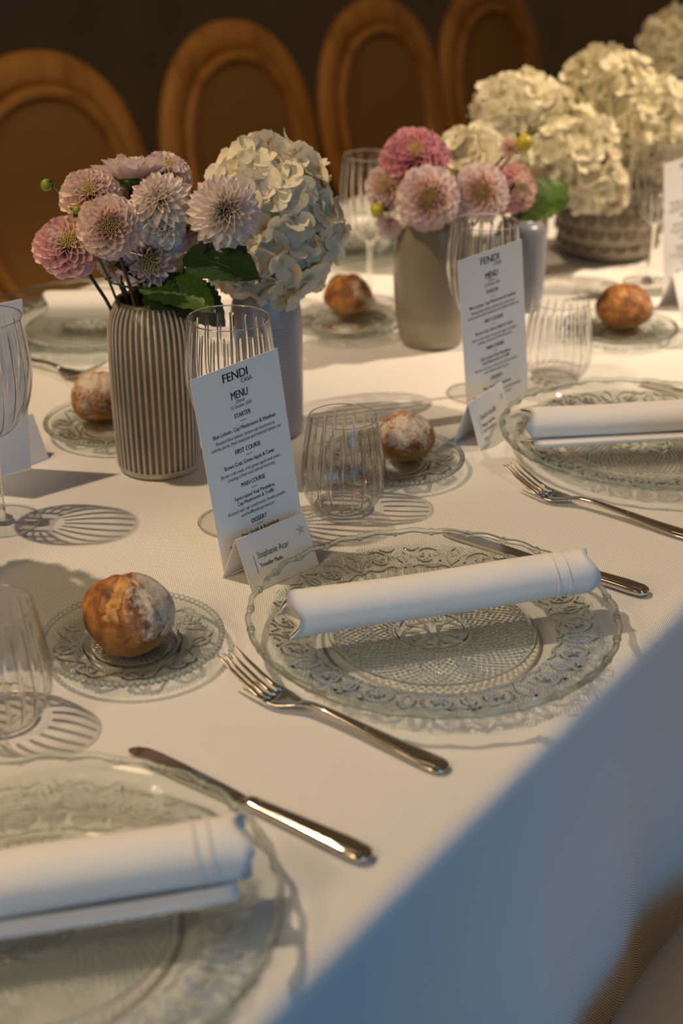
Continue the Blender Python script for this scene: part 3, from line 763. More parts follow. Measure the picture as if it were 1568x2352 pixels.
def make_fork():
    r = empty('fork', (0, 0, 0))
    mb = MB(); loft(mb, interp([(0, .0030, .0040, .0012), (.002, .003, .0066, .0017), (.006, .0032, .0086, .0020), (.016, .0036, .0090, .0021), (.04, .0052, .0072, .0021), (.075, .0088, .0047, .0020), (.105, .0112, .0033, .0019), (.118, .0108, .0032, .0019), (.128, .0086, .0038, .0017)], 40), 16)
    mb.build('handle', M['steel'], r)
    mb = MB(); loft(mb, interp([(.004, .0052, .0050, .0004), (.02, .0057, .0062, .0005), (.05, .0080, .0040, .0005), (.07, .0104, .0022, .0004)], 20), 12); mb.build('handle_facet', M['steel'], r)
    mb = MB()                                                     # spoon-shaped head, sides curled up
    vs = []; fs = []; st = [(.126, .0088, .0037), (.131, .0066, .0052), (.137, .0046, .0082), (.143, .0036, .0108), (.149, .0036, .0119), (.155, .0046, .0122)]; nn = 9
    for x, z, w in st:
        for sgn in (1, -1):
            for k in range(nn):
                u = (2 * k / (nn - 1) - 1) * sgn; vs.append((x, u * w, z + .0022 * u * u * min(1, (x - .126) / .01) + sgn * .0007))
    m2 = 2 * nn
    for i in range(len(st) - 1):
        for k in range(m2): fs.append((i * m2 + k, (i + 1) * m2 + k, (i + 1) * m2 + (k + 1) % m2, i * m2 + (k + 1) % m2))
    fs.append(tuple(range(m2))); fs.append(tuple(range((len(st) - 1) * m2 + m2 - 1, (len(st) - 1) * m2 - 1, -1)))
    mb.add(vs, fs); mb.build('head', M['steel'], r)
    for k in range(4):
        y = (k - 1.5) * .0064; up = .0022 * (y / .0115) ** 2
        mb = MB(); mb.tube([(.153, y, .0044 + up), (.162, y * 1.0, .0070 + up), (.172, y * .98, .0118 + up), (.185, y * .96, .0190 + up), (.196, y * .95, .0258 + up), (.199, y * .95, .0275 + up)], [(.0024, .0012), (.0020, .0012), (.0018, .0012), (.0015, .0011), (.0010, .0008), (.0005, .0004)], 8)
        mb.build('tine', M['steel'], r)
    return r
def make_knife():
    r = empty('table_knife', (0, 0, 0))
    mb = MB(); loft(mb, interp([(0, .0040, .0030, .0014), (.002, .0042, .0062, .0026), (.006, .0044, .0082, .0034), (.015, .0045, .0088, .0037), (.05, .0046, .0072, .0035), (.09, .0046, .0056, .0032), (.098, .0046, .0054, .0036), (.101, .0046, .0044, .0026)], 40), 16); mb.build('handle', M['steel'], r)
    mb = MB(); loft(mb, interp([(.005, .0080, .0045, .0004), (.02, .0083, .0058, .0004), (.08, .0080, .0038, .0004), (.092, .0078, .0026, .0003)], 20), 12); mb.build('handle_facet', M['steel'], r)
    vs = []; fs = []; st = [(.100, -.0040, .0040), (.106, -.0052, .0062), (.12, -.0066, .0068), (.16, -.0086, .0072), (.185, -.0092, .0070), (.197, -.0082, .0060), (.204, -.0052, .0044), (.207, -.0010, .0022)]
    for x, y0, y1 in st:
        vs += [(x, y0, .0030), (x, y1, .0018), (x, y1, .0042), (x, y0, .0034)]
    for i in range(len(st) - 1):
        for k in range(4): fs.append((i * 4 + k, (i + 1) * 4 + k, (i + 1) * 4 + (k + 1) % 4, i * 4 + (k + 1) % 4))
    fs.append((0, 1, 2, 3)); q = (len(st) - 1) * 4; fs.append((q + 3, q + 2, q + 1, q)); mb = MB(); mb.add(vs, fs); mb.build('blade', M['steel'], r, False)
    return r
fork0 = make_fork(); knife0 = make_knife(); used = {'f': False, 'k': False}
def place(kind, tail, tip, label, group, cat):
    src = fork0 if kind == 'f' else knife0
    o = src if not used[kind] else copy_tree(src); used[kind] = True
    d = tip - tail; o.location = (tail.x, tail.y, T + .0004); o.rotation_euler = (0, 0, math.atan2(d.y, d.x)); tag(o, label, cat, group)
GF, GK = 'steel forks', 'steel knives'
place('f', unproj(1026, 1768, .003), unproj(540, 1508, .027), 'steel fork left of the middle dinner plate, whole in view', GF, 'fork')
place('f', W(.410, .030), unproj(1183, 1070, .027), 'steel fork left of the plate at the right edge', GF, 'fork')
place('f', W(.378, .955), W(.381, .757), 'blurred steel fork left of the far plate behind the ribbed vase', GF, 'fork')
place('k', unproj(1488, 1362, .004), unproj(1028, 1224, .003), 'steel knife half under the middle plate, handle right of the napkin', GK, 'knife')
place('k', unproj(850, 1972, .004), unproj(300, 1722, .003), 'blurred steel knife right of the bottom left plate', GK, 'knife')
place('k', W(.752, .040), W(.757, .246), 'steel knife whose tip shows behind the plate at the right edge', GK, 'knife')

# ------------------------------------------------------------------ glasses
M['wall_glass'] = glass_mat('thin_clear_glass', (.978, .978, .978), 1.0)
def flute_mesh(name, prof, half, thick):
    """one moulded flute: a shallow lens of glass running down the inside of the wall"""
    V = []; F = []; m = 7; n = len(prof)
    for sgn in (0, 1):
        for i, (r, z) in enumerate(prof):
            e = min(1, i / 3, (n - 1 - i) / 3)
            for k in range(m):
                u = 2 * k / (m - 1) - 1; rr = r - .0001 - (sgn * thick * e * (1 - u * u) + .00002)
                V.append((rr * math.cos(u * half), rr * math.sin(u * half), z))
    K = n * m
    for i in range(n - 1):
        for k in range(m - 1):
            q = i * m + k; F.append((q, q + 1, q + m + 1, q + m)); F.append((K + q, K + q + m, K + q + m + 1, K + q + 1))
    return mesh(name, V, F)
def wine_glass_meshes():
    out = smoothprof([(.0035, .087), (.010, .0885), (.0235, .098), (.0345, .115), (.0400, .136), (.0415, .152), (.0405, .172), (.0385, .190), (.0372, .2015)], 7)
    inn = [(max(0, r - .0009), z) for r, z in out if z > .0892]
    bowl = lathe('bowl', [(0, .0862)] + out + [(.0368, .2020)] + list(reversed(inn)) + [(0, .0905)], 96)
    fl = flute_mesh('flute', [q for q in inn if .094 < q[1] < .196], PI / 20 * .36, .00055)
    rim = rim_mesh('lip', .0368, .2019, .00062, lambda th: (1, 0, 0), 96, 8)
    stem = lathe('stem', smoothprof([(.0, .0915), (.0075, .0900), (.0060, .0872), (.0046, .084), (.0036, .076), (.0033, .050), (.0034, .020), (.0042, .009), (.0080, .0048), (.010, .0040)], 6), 32)
    foot = lathe('foot', [(0, .0048), (.006, .0046), (.014, .0034), (.025, .0026), (.0345, .0022), (.0356, .0016), (.0350, .0006), (.033, .0), (.02, .0006), (0, .0008)], 64)
    edge = rim_mesh('foot_edge', .0350, .0014, .0010, lambda th: (1, 0, 0), 96, 8)
    return bowl, fl, rim, stem, foot, edge
WG = wine_glass_meshes()
def wine_glass(p, label, rz=0.):
    r = empty('wine_glass', (p[0], p[1], T + .0003), rz)
    b = obj('bowl', WG[0], M['wall_glass'], r)
    for k in range(20): obj('flute', WG[1], M['glass'], b, Matrix.Rotation(2 * PI * k / 20, 4, 'Z'))
    obj('lip', WG[2], M['glass'], b); obj('stem', WG[3], M['glass'], r)
    f = obj('foot', WG[4], M['wall_glass'], r); obj('foot_edge', WG[5], M['glass'], f)
    return tag(r, label, 'wine glass', 'fluted wine glasses')
def tumbler_meshes():
    out = smoothprof([(.016, .0), (.0245, .0012), (.0335, .0085), (.0390, .020), (.0408, .033), (.0400, .050), (.0372, .070), (.0345, .086), (.0330, .0945)], 6)
    inn = [(r - .0009, z) for r, z in out if z > .008]
    wall = lathe('tumbler_wall', out + [(.0326, .0950)] + list(reversed(inn)), 96)
    fl = flute_mesh('flute', [q for q in inn if .010 < q[1] < .088], PI / 22 * .36, .00055)
    rim = rim_mesh('lip', .0326, .0948, .00055, lambda th: (1, 0, 0), 96, 8)
    base = lathe('base', [(0, .0002), (.016, .0002), (.0240, .0013), (.0320, .0078), (.0318, .0105), (.0250, .0082), (.016, .0066), (0, .0064)], 88, lambda i, th, r, z: (r, z + (.0007 * math.cos(22 * th) * min(1, r / .02) if i in (4, 5) else 0)))
    ring = rim_mesh('base_ring', .0262, .0040, .0016, lambda th: (1 + .15 * math.cos(22 * th), 0, 0), 176, 8)
    return wall, fl, rim, base, ring
TM = tumbler_meshes()
def tumbler(p, label, rz=0.):
    r = empty('tumbler', (p[0], p[1], T + .0003), rz)
    b = obj('wall', TM[0], M['wall_glass'], r)
    for k in range(22): obj('flute', TM[1], M['glass'], b, Matrix.Rotation(2 * PI * k / 22, 4, 'Z'))
    obj('lip', TM[2], M['glass'], b); q = obj('base', TM[3], M['wall_glass'], r); obj('base_ring', TM[4], M['glass'], q)
    return tag(r, label, 'tumbler', 'stemless fluted tumblers')
wine_glass(unproj(7, 1198), 'stemmed wine glass cut by the left edge in front of a blank card')
wine_glass(unproj(541, 1200), 'stemmed wine glass between the ribbed vase and the sharp menu card')
wine_glass(unproj(1096, 905), 'blurred stemmed wine glass in front of the grey pot')
wine_glass(unproj(1487, 650), 'blurred stemmed wine glass in front of the scale patterned bowl')
wine_glass(W(.835, .690), 'wine glass mostly hidden behind the grey pot')
tumbler(unproj(2, 1650), 'blurred stemless tumbler at the left edge, nearest the camera')
tumbler(unproj(788, 1166), 'clear stemless tumbler beside the sharp menu card', .1)
tumbler(unproj(1276, 868), 'blurred stemless tumbler right of the second menu card', .2)
tumbler(unproj(1632, 772), 'stemless tumbler whose edge shows at the right border', .2)

# ------------------------------------------------------------------ cards with print
def text_obj(s, width, cap, bold, italic, mat, parent, cx, cy, z, align='C', name='printed_line'):
    cu = bpy.data.curves.new(name, 'FONT'); cu.body = s; cu.size = 1.0; cu.resolution_u = 3
    if italic: cu.shear = .22
    cu.space_character = .95
    tmp = bpy.data.objects.new('tmp', cu); COL.objects.link(tmp)
    m = bpy.data.meshes.new_from_object(tmp); bpy.data.objects.remove(tmp); bpy.data.curves.remove(cu)
    n = len(m.vertices); co = np.empty(n * 3); m.vertices.foreach_get('co', co); co = co.reshape(-1, 3)
    x0, x1 = co[:, 0].min(), co[:, 0].max(); sx = width / (x1 - x0); sy = cap / .70
    ox = cx - width / 2 if align == 'C' else cx
    co[:, 0] = (co[:, 0] - x0) * sx + ox; co[:, 1] = co[:, 1] * sy + cy - cap / 2; co[:, 2] = z
    m.vertices.foreach_set('co', co.ravel()); m.update()
    if bold:                                                      # heavier weight: the same glyphs laid twice, a hair apart
        fs = [tuple(p.vertices) for p in m.polygons]; e = .016 * bold * sy
        vs = [(x - e, y, z_) for x, y, z_ in co.tolist()] + [(x + e, y, z_) for x, y, z_ in co.tolist()]
        m = mesh(name, vs, fs + [tuple(i + n for i in f) for f in fs], False)
    return obj(name, m, mat, parent)
def frame(BL, yaw, lean, roll=0.):
    a = Vector((math.cos(yaw), math.sin(yaw), 0)); n = Vector((math.sin(yaw), -math.cos(yaw), 0))
    up = Vector((0, 0, math.cos(lean))) - n * math.sin(lean)
    a2 = a * math.cos(roll) + up * math.sin(roll); u2 = -a * math.sin(roll) + up * math.cos(roll); nn = a2.cross(u2)
    m = Matrix.Identity(4)
    for i in range(3): m[i][0], m[i][1], m[i][2], m[i][3] = a2[i], u2[i], nn[i], BL[i]
    return m
def panel(name, w, h, th, mat, parent, mtx=None, curve=0.):
    mb = MB(); nx, ny = 6, 10; vs = []; fs = []
    for sgn in (1, -1):
        for j in range(ny + 1):
            for i in range(nx + 1):
                x = w * i / nx; y = h * j / ny
                vs.append((x, y, curve * math.sin(PI * i / nx) + sgn * th / 2 - th / 2))
    K = (nx + 1) * (ny + 1)
    for j in range(ny):
        for i in range(nx):
            a = j * (nx + 1) + i; fs.append((a, a + 1, a + nx + 2, a + nx + 1)); fs.append((K + a, K + a + nx + 1, K + a + nx + 2, K + a + 1))
    bd = [i for i in range(nx + 1)] + [j * (nx + 1) + nx for j in range(1, ny + 1)] + [ny * (nx + 1) + i for i in range(nx - 1, -1, -1)] + [j * (nx + 1) for j in range(ny - 1, 0, -1)]
    for k in range(len(bd)):
        a, b = bd[k], bd[(k + 1) % len(bd)]; fs.append((a, K + a, K + b, b))
    mb.add(vs, fs); return mb.build(name, mat, parent, False, mtx)
MW, MH = .0888, .186
MENU = [('FENDI', .050, .0252, .0078, 1.0, 0, -.0013), ('CASA', .088, .0115, .0038, .4, 0, .0092), ('MENU', .144, .0170, .0070, .9, 0, 0), ('Dinner', .177, .0096, .0033, 0, 1, 0),
        ('15 October 2026', .200, .0215, .0033, 0, 1, 0), ('STARTER', .243, .0167, .0042, 1.0, 0, 0), ('Blue Lobster, Cep Mushrooms & Hazelnut', .306, .0650, .0037, .7, 0, 0),
        ('Roasted blue lobster, button cep mushrooms,', .341, .0610, .0033, 0, 1, 0), ('celeriac purée, fresh hazelnuts and reduced lobster jus', .367, .0724, .0033, 0, 1, 0),
        ('FIRST COURSE', .415, .0264, .0042, 1.0, 0, 0), ('Brown Crab, Green Apple & Caviar', .475, .0527, .0037, .7, 0, 0), ('Brown crab meat, crisp green apple and caviar,', .511, .0628, .0033, 0, 1, 0),
        ('creating a fresh and refined harmony', .537, .0500, .0033, 0, 1, 0), ('MAIN COURSE', .584, .0251, .0042, 1.0, 0, 0), ('Farm-raised Veal Medallion,', .644, .0427, .0037, .7, 0, 0),
        ('Cep Mushrooms & Truffle', .672, .0390, .0037, .7, 0, 0), ('Roasted veal, cep mushrooms, fondant potato', .706, .0610, .0033, 0, 1, 0), ('and truffle-infused veal jus', .734, .0352, .0033, 0, 1, 0),
        ('DESSERT', .782, .0164, .0042, 1.0, 0, 0), ('Pear, Vanilla & Buckwheat', .836, .0402, .0037, .7, 0, 0), ('Poached pear, vanilla cream and buckwheat', .873, .0690, .0033, 0, 1, 0), ('tuile, buckwheat ice cream', .900, .040, .0033, 0, 1, 0)]
def menu_card(BL, yaw, lean, roll, label, back=False, curve=0.0):
    m = frame(Vector((BL[0], BL[1], T + .0006)), yaw, lean, roll)
    r = empty('menu_card', (0, 0, 0)); r.matrix_world = m
    panel('sheet', MW, MH, .0005, M['paper'], r)
    pr = None
    if back:
        pr = empty('print', (0, 0, 0)); bpy.data.objects.remove(pr); pr = r
    for s, fy, w, cap, bold, it, dx in MENU:
        o = text_obj(s, w, cap, bold, it, M['ink'], r, MW / 2 + dx, MH * (1 - fy), .00012)
        if back: o.matrix_basis = Matrix.Translation((MW, 0, -.0005)) @ Matrix.Rotation(PI, 4, 'Y')
    for fy in (.275, .447, .616, .810):
        mb = MB(); mb.box((MW / 2, MH * (1 - fy), .0001), (.0064, .0004, .00012)); o = mb.build('rule', M['ink'], r, False)
        if back: o.matrix_basis = Matrix.Translation((MW, 0, -.0005)) @ Matrix.Rotation(PI, 4, 'Y')
    return tag(r, label, 'menu card', 'standing printed menu cards')
menu_card((-.1028, 1.1025), R(37.6), R(3.1), R(6.0), 'sharp white menu card left of the middle plate, fully legible')
menu_card((.1403, 1.4642), R(34.8), R(.6), R(6.7), 'blurred white menu card standing in front of the grey pot')
menu_card((.4512, 1.9289), R(32.1), R(2.85), R(4.35), 'blurred menu card cut by the right edge, beside the golden roll')
menu_card((-.389, 1.282), R(38), R(-6), R(0.), 'menu card seen from its blank back behind the left wine glass', back=True)

def place_card(BL, yaw, lean, w, h, lines, label, star=True):
    m = frame(Vector((BL[0], BL[1], T + .0005)), yaw, lean)
    r = empty('place_card', (0, 0, 0)); r.matrix_world = m; inv = m.inverted()
    panel('front_panel', w, h, .0005, M['paper'], r)
    n = Vector((math.sin(yaw), -math.cos(yaw), 0)); foot = Vector((BL[0], BL[1], T + .0005)) - n * (2 * h * math.sin(lean))
    mb_ = frame(foot, yaw, -lean); panel('back_panel', w, h, .0005, M['paper'], r, inv @ mb_)
    if lines:
        mb = MB(); mb.box((.0125, h * .46, .0001), (.0006, .0165 if len(lines) < 3 else .021, .00012)); mb.build('ruled_bar', M['ink_grey'], r, False)
        y = h * .60
        for i, (s, wd) in enumerate(lines):
            if i == 0: text_obj(s, wd, .0058, .25, 0, M['ink_grey'], r, .0165, y, .00012, 'L')
            else: text_obj(s, wd, .0036, .8, 0, M['ink'], r, .0165, y - .0092 - .0062 * (i - 1), .00012, 'L')
        text_obj('KS:', .0075, .0036, 1.2, 0, M['ink'], r, .015, h * .14, .00012, 'L')
        text_obj('ET VOILA', .0085, .0012, 0, 0, M['ink_grey'], r, .0145, h * .075, .00012, 'L') if False else None
        if star:
            vs = [(w - .0085, h * .74, .00012)] + [(w - .0085 + (.0055 if k % 2 == 0 else .0022) * math.sin(k * PI / 5), h * .74 + (.0055 if k % 2 == 0 else .0022) * math.cos(k * PI / 5), .00012) for k in range(10)]
            obj('printed_star', mesh('printed_star', vs, [(0, 1 + (k + 1) % 10, 1 + k) for k in range(10)], False), M['ink_pale'], r)
    return tag(r, label, 'place card', 'folded tent place cards')
place_card((-.0765, 1.0706), R(43.5), R(24.4), .0779, .049, [('Stephanie Acar', .036), ('Traveller Made', .0255)], 'sharp folded white place card at the foot of the legible menu')
place_card((.1465, 1.3823), R(57.8), R(18.3), .0785, .0522, [('Eduardo Arandilla', .036), ('Manager Cap West', .030), ('Got Travel & Co', .027)], 'blurred folded place card at the foot of the second menu')
q3 = unproj(1563, 716); place_card((q3.x, q3.y), R(52), R(20), .078, .050, None, 'blurred folded place card at the right edge beside the golden roll')
place_card((-.336, 1.389), R(229), R(24), .078, .049, None, 'folded place card under the blank-backed menu at the left edge')

# ------------------------------------------------------------------ vases
def vase_shell(prof_out, th=.003, floor=.006):
    inn = [(max(r - th, 0), z) for r, z in prof_out if z > floor]
    return prof_out + list(reversed(inn)) + [(0, floor)]
VP = {}
vs1 = unproj(366, 1068); VP['ribbed'] = vs1
po = [(0, 0), (.036, 0), (.0395, .0015), (.0412, .006)] + smoothprof([(.0418, .012), (.0428, .06), (.0430, .11), (.0422, .145), (.0395, .163), (.0345, .1735), (.0320, .1765), (.0318, .1785)], 5)
rv = empty('ribbed_vase', vs1); obj('body', lathe('ribbed_body', vase_shell(po, .003), 96), M['stoneware'], rv)
mbr = MB(); pr_ = [q for q in po if .004 < q[1] < .176][::1]
mbr.tube([(r + .0001, 0, z) for r, z in pr_], [(.0015 if .01 < z < .165 else .0012, .0011) for r, z in pr_], 8)
ribm = mesh('rib', mbr.v, mbr.f)
for k in range(42): obj('rib', ribm, M['rib'], rv, mtx=Matrix.Rotation(2 * PI * k / 42, 4, 'Z'))
obj('lip', lathe('lip', [(.0335, .1755), (.0330, .1795), (.0310, .1800), (.0295, .1790), (.0295, .1750)], 64), M['stoneware'], rv)
obj('foot_ring', lathe('foot_ring', [(.0, .0), (.0385, .0), (.0408, .0015), (.0424, .0050), (.0420, .0080)], 64), M['rib'], rv)
tag(rv, 'tall ribbed beige ceramic vase holding pale pink dahlias', 'vase')
vs2 = unproj(617, 990); VP['lattice'] = vs2
pl = [(0, 0), (.034, 0), (.0375, .003)] + smoothprof([(.0375, .008), (.0382, .06), (.0380, .118), (.0362, .143), (.0310, .158), (.0225, .166), (.0200, .172)], 5)
lv = obj('lattice_vase', lathe('lattice_body', vase_shell(pl), 128), M['lattice']); lv.location = vs2
tag(lv, 'lavender grey vase with fine grid texture below the large hydrangea', 'vase')
vs3 = unproj(990, 785); VP['pot'] = vs3
pp = [(0, 0), (.034, 0), (.0385, .002)] + smoothprof([(.0425, .012), (.0475, .050), (.0500, .095), (.0488, .128), (.0425, .155), (.0300, .172), (.0200, .177), (.0190, .187)], 5)
pv = obj('round_vase', lathe('round_vase_body', vase_shell(pp), 96), M['pot']); pv.location = vs3
tag(pv, 'round shouldered grey green vase holding pink dahlias', 'vase')
vs4 = unproj(1188, 705); VP['blue'] = vs4
pb = [(0, 0), (.030, 0), (.0325, .002)] + smoothprof([(.0330, .01), (.0345, .07), (.0340, .100), (.0300, .115), (.0185, .123), (.0155, .130), (.0175, .142), (.0215, .152)], 5)
bv = obj('narrow_neck_vase', lathe('narrow_neck_body', vase_shell(pb, .0025), 96), M['bluegrey']); bv.location = vs4
tag(bv, 'blue grey vase with a narrow flared neck behind the second menu', 'vase')
vs5 = unproj(1215, 628); VP['tan'] = vs5
pt = [(0, 0), (.020, 0)] + smoothprof([(.0215, .004), (.023, .06), (.0235, .12), (.026, .160)], 5)
tv = obj('slim_tan_vase', lathe('slim_tan_body', vase_shell(pt, .0025), 64), M['tan']); tv.location = vs5
tag(tv, 'slim tan vase partly hidden behind the blue grey vase', 'vase')
vs6 = unproj(1392, 580); VP['bowl'] = vs6
pw = [(0, 0), (.055, 0), (.062, .002)] + smoothprof([(.068, .010), (.078, .035), (.0815, .065), (.0790, .095), (.074, .115)], 5)
bw = empty('scale_bowl_vase', vs6); obj('body', lathe('scale_bowl_body', vase_shell(pw, .004), 96), M['bowl'], bw)
def boss_mesh():
    V = []; F = []; n = 20; rings = [(0, .0005), (.0016, .0005), (.0022, .0014), (.0038, .0014), (.0048, .0005), (.0086, .0007), (.0100, .0013), (.0114, .0)]
    for r, z in rings:
        for k in range(n): V.append((r * math.cos(2 * PI * k / n), r * math.sin(2 * PI * k / n), z))
    for i in range(len(rings) - 1):
        for k in range(n): F.append((i * n + k, i * n + (k + 1) % n, (i + 1) * n + (k + 1) % n, (i + 1) * n + k))
    return mesh('scale_boss', V, F)
bossm = boss_mesh(); bossm.materials.append(M['bowl_dark']); bossm.materials.append(M['bowl'])
for i, p in enumerate(bossm.polygons): p.material_index = 1 if (i // 20) in (2, 6) else 0
rz_, zz_ = [q[0] for q in sorted(pw[2:], key=lambda q: q[1])], [q[1] for q in sorted(pw[2:], key=lambda q: q[1])]
for row in range(4):
    z = .028 + row * .0205; r = float(np.interp(z, zz_, rz_)); r2 = float(np.interp(z + .004, zz_, rz_)); sl = math.atan2(r2 - r, .004)
    for k in range(21):
        th = 2 * PI * (k + .5 * (row % 2)) / 21
        mt = Matrix.Rotation(th, 4, 'Z') @ Matrix.Translation((r + .0002, 0, z)) @ Matrix.Rotation(PI / 2 - sl * -1 * -1, 4, 'Y')
        o = bpy.data.objects.new('scale_boss', bossm); COL.objects.link(o); o.parent = bw; o.matrix_basis = mt
tag(bw, 'wide stoneware bowl vase covered in round scale motifs', 'vase')

# ------------------------------------------------------------------ flowers
def petal_mesh(name, kind):
    nu, nv = 6, 7; V = []; F = []
    for j in range(nv + 1):
        v = j / nv
        if kind == 'round': w = .16 + .34 * math.sin(min(1, v / .72) * PI / 2) if v < .72 else .5 * math.sqrt(max(0, 1 - ((v - .72) / .30) ** 2))
        elif kind == 'tube': w = .22 + .2 * v if v < .8 else .38 * math.sqrt(max(0, 1 - ((v - .8) / .24) ** 2))
        else: w = .15 + .30 * math.sin(min(1, v / .55) * PI / 2) if v < .55 else .45 * (1 - ((v - .55) / .47) ** 1.7)
        for i in range(nu + 1):
            u = 2 * i / nu - 1
            cup = {'round': .42, 'tube': .85, 'point': .30}[kind]
            x = w * u * (1 - .25 * cup * u * u); z = cup * w * u * u + {'round': .10, 'tube': .05, 'point': -.06}[kind] * v * v + (.0 if kind != 'point' else .02 * math.sin(v * 6) * u)
            V.append((x, v, z))
    for j in range(nv):
        for i in range(nu): a = j * (nu + 1) + i; F.append((a, a + 1, a + nu + 2, a + nu + 1))
    return mesh(name, V, F)
PET = {k: petal_mesh('petal_' + k, k) for k in ('round', 'tube', 'point')}
for m_ in PET.values(): m_.materials.append(M['p_pink'])
def basis(y, zhint):
    y = y.normalized(); x = y.cross(zhint).normalized(); z = x.cross(y); m = Matrix.Identity(4)
    for i in range(3): m[i][0], m[i][1], m[i][2] = x[i], y[i], z[i]
    return m
def stem_pts(a, b, sag=.3):
    a, b = Vector(a), Vector(b); out = []
    for k in range(9):
        f = k / 8; q = a.lerp(b, f); q = Vector((a.x + (b.x - a.x) * f ** 2.2, a.y + (b.y - a.y) * f ** 2.2, a.z + (b.z - a.z) * f)); out.append(q)
    return out
def dahlia(center, radius, face, style, mats, base, label, n=104, group='pale dahlias in the ribbed vase', maxphi=118, seed=0, disc=True, stem='stem_dark', kind='dahlia'):
    """mats=(inner, outer)"""
    rnd = random.Random(seed); root = empty(kind, base); base = Vector(base); c = Vector(center) - base; face = Vector(face).normalized()
    t1 = face.cross(Vector((0, 0, 1)) if abs(face.z) < .95 else Vector((1, 0, 0))).normalized(); t2 = face.cross(t1)
    for i in range(n):
        f = (i + .5) / n; phi = R(12 + (maxphi - 12) * f ** .72); th = i * 2.399963 + rnd.uniform(-.12, .12)
        phi += R(rnd.uniform(-4, 4))
        rad = t1 * math.cos(th) + t2 * math.sin(th)
        d = rad * math.sin(phi) + face * math.cos(phi); up = face * math.sin(phi) - rad * math.cos(phi)
        L = radius * (.34 + .60 * f ** .7) * rnd.uniform(.93, 1.06); wd = radius * ((.19 + .45 * f) if style != 'point' else (.17 + .38 * f))
        kindp = 'tube' if f < .38 else ('round' if style != 'point' else 'point')
        p = c + d * (radius * .10) - face * (radius * .22)
        mt = Matrix.Translation(p) @ basis(d, up) @ Matrix.Diagonal((wd, L, L * .9, 1))
        obj('petal', PET[kindp], mats[0] if f < .42 else mats[1], root, mt)
    if disc:                                                     # tightly rolled young florets in the middle
        mb = MB()
        for i in range(60):
            rr = radius * .23 * math.sqrt((i + .5) / 60); th = i * 2.399963; rad = t1 * math.cos(th) + t2 * math.sin(th)
            p = c + rad * rr + face * (radius * (.08 + .1 * math.cos(rr / (radius * .24) * 1.3))); d = (face + rad * (rr / radius * 1.4)).normalized()
            mb.tube([p - d * radius * .14, p + d * radius * .05, p + d * radius * .13], [radius * .018, radius * .026, radius * .010], 5)
        o = mb.build('disc_florets', M['stamen'], root); o['kind'] = 'stuff'
    mb = MB(); vs = stem_pts((0, 0, 0), c - face * radius * .25); mb.tube(vs, .0018, 7); mb.build('stem', M[stem], root)
    mb = MB(); mb.tube([c - face * radius * .36, c - face * radius * .22, c - face * radius * .1], [radius * .12, radius * .22, radius * .26], 10); mb.build('calyx', M['leaf'], root)
    return tag(root, label, 'flower', group)

def floret_mesh(seed):
    rnd = random.Random(seed); V = []; F = []; nu, nv = 4, 5
    for q in range(4):
        th = q * PI / 2 + rnd.uniform(-.15, .15); L = rnd.uniform(.88, 1.08); tilt = rnd.uniform(.02, .50); w0 = rnd.uniform(.52, .66); tw = rnd.uniform(-.30, .30); b = len(V)
        for j in range(nv + 1):
            v = j / nv; w = w0 * (.10 + .9 * math.sin(min(1, v / .62) * PI / 2)) if v < .62 else w0 * math.sqrt(max(0.02, 1 - ((v - .62) / .40) ** 2))
            for i in range(nu + 1):
                u = 2 * i / nu - 1; x = u * w; y = .05 + v * L; z = .12 * w * u * u + tilt * v * v * .8 + tw * u * v * .5 + .04 * math.sin(6 * u + 5 * v + seed)
                V.append((x * math.cos(th) - y * math.sin(th), x * math.sin(th) + y * math.cos(th), z))
        for j in range(nv):
            for i in range(nu): a = b + j * (nu + 1) + i; F.append((a, a + 1, a + nu + 2, a + nu + 1))
    b = len(V); V.append((0, 0, .10))
    for k in range(6): V.append((.06 * math.cos(k * PI / 3), .06 * math.sin(k * PI / 3), .02))
    for k in range(6): F.append((b, b + 1 + k, b + 1 + (k + 1) % 6))
    return mesh('floret', V, F)
FLM = [floret_mesh(i) for i in range(6)]
def hyd_mat(name, base, mid, tip, trans=.3):
    m = petal_mat(name, base, mid, tip, trans); nt = m.node_tree
    # radial distance instead of the petal's long axis
    sx = [n for n in nt.nodes if n.type == 'SEPXYZ'][0]; tc = [n for n in nt.nodes if n.type == 'TEX_COORD'][0]; rp = [n for n in nt.nodes if n.type == 'VALTORGB'][0]
    ln = N(nt, 'ShaderNodeVectorMath', operation='LENGTH'); nt.links.new(tc.outputs['Object'], ln.inputs[0]); nt.links.new(ln.outputs['Value'], rp.inputs['Fac']); return m
HM = {'white': hyd_mat('hydrangea_white', (.66, .64, .34), (.88, .81, .63), (.90, .84, .68)), 'cream': hyd_mat('hydrangea_cream', (.62, .58, .24), (.86, .79, .56), (.88, .83, .66))}
for m_ in FLM: m_.materials.append(HM['white'])
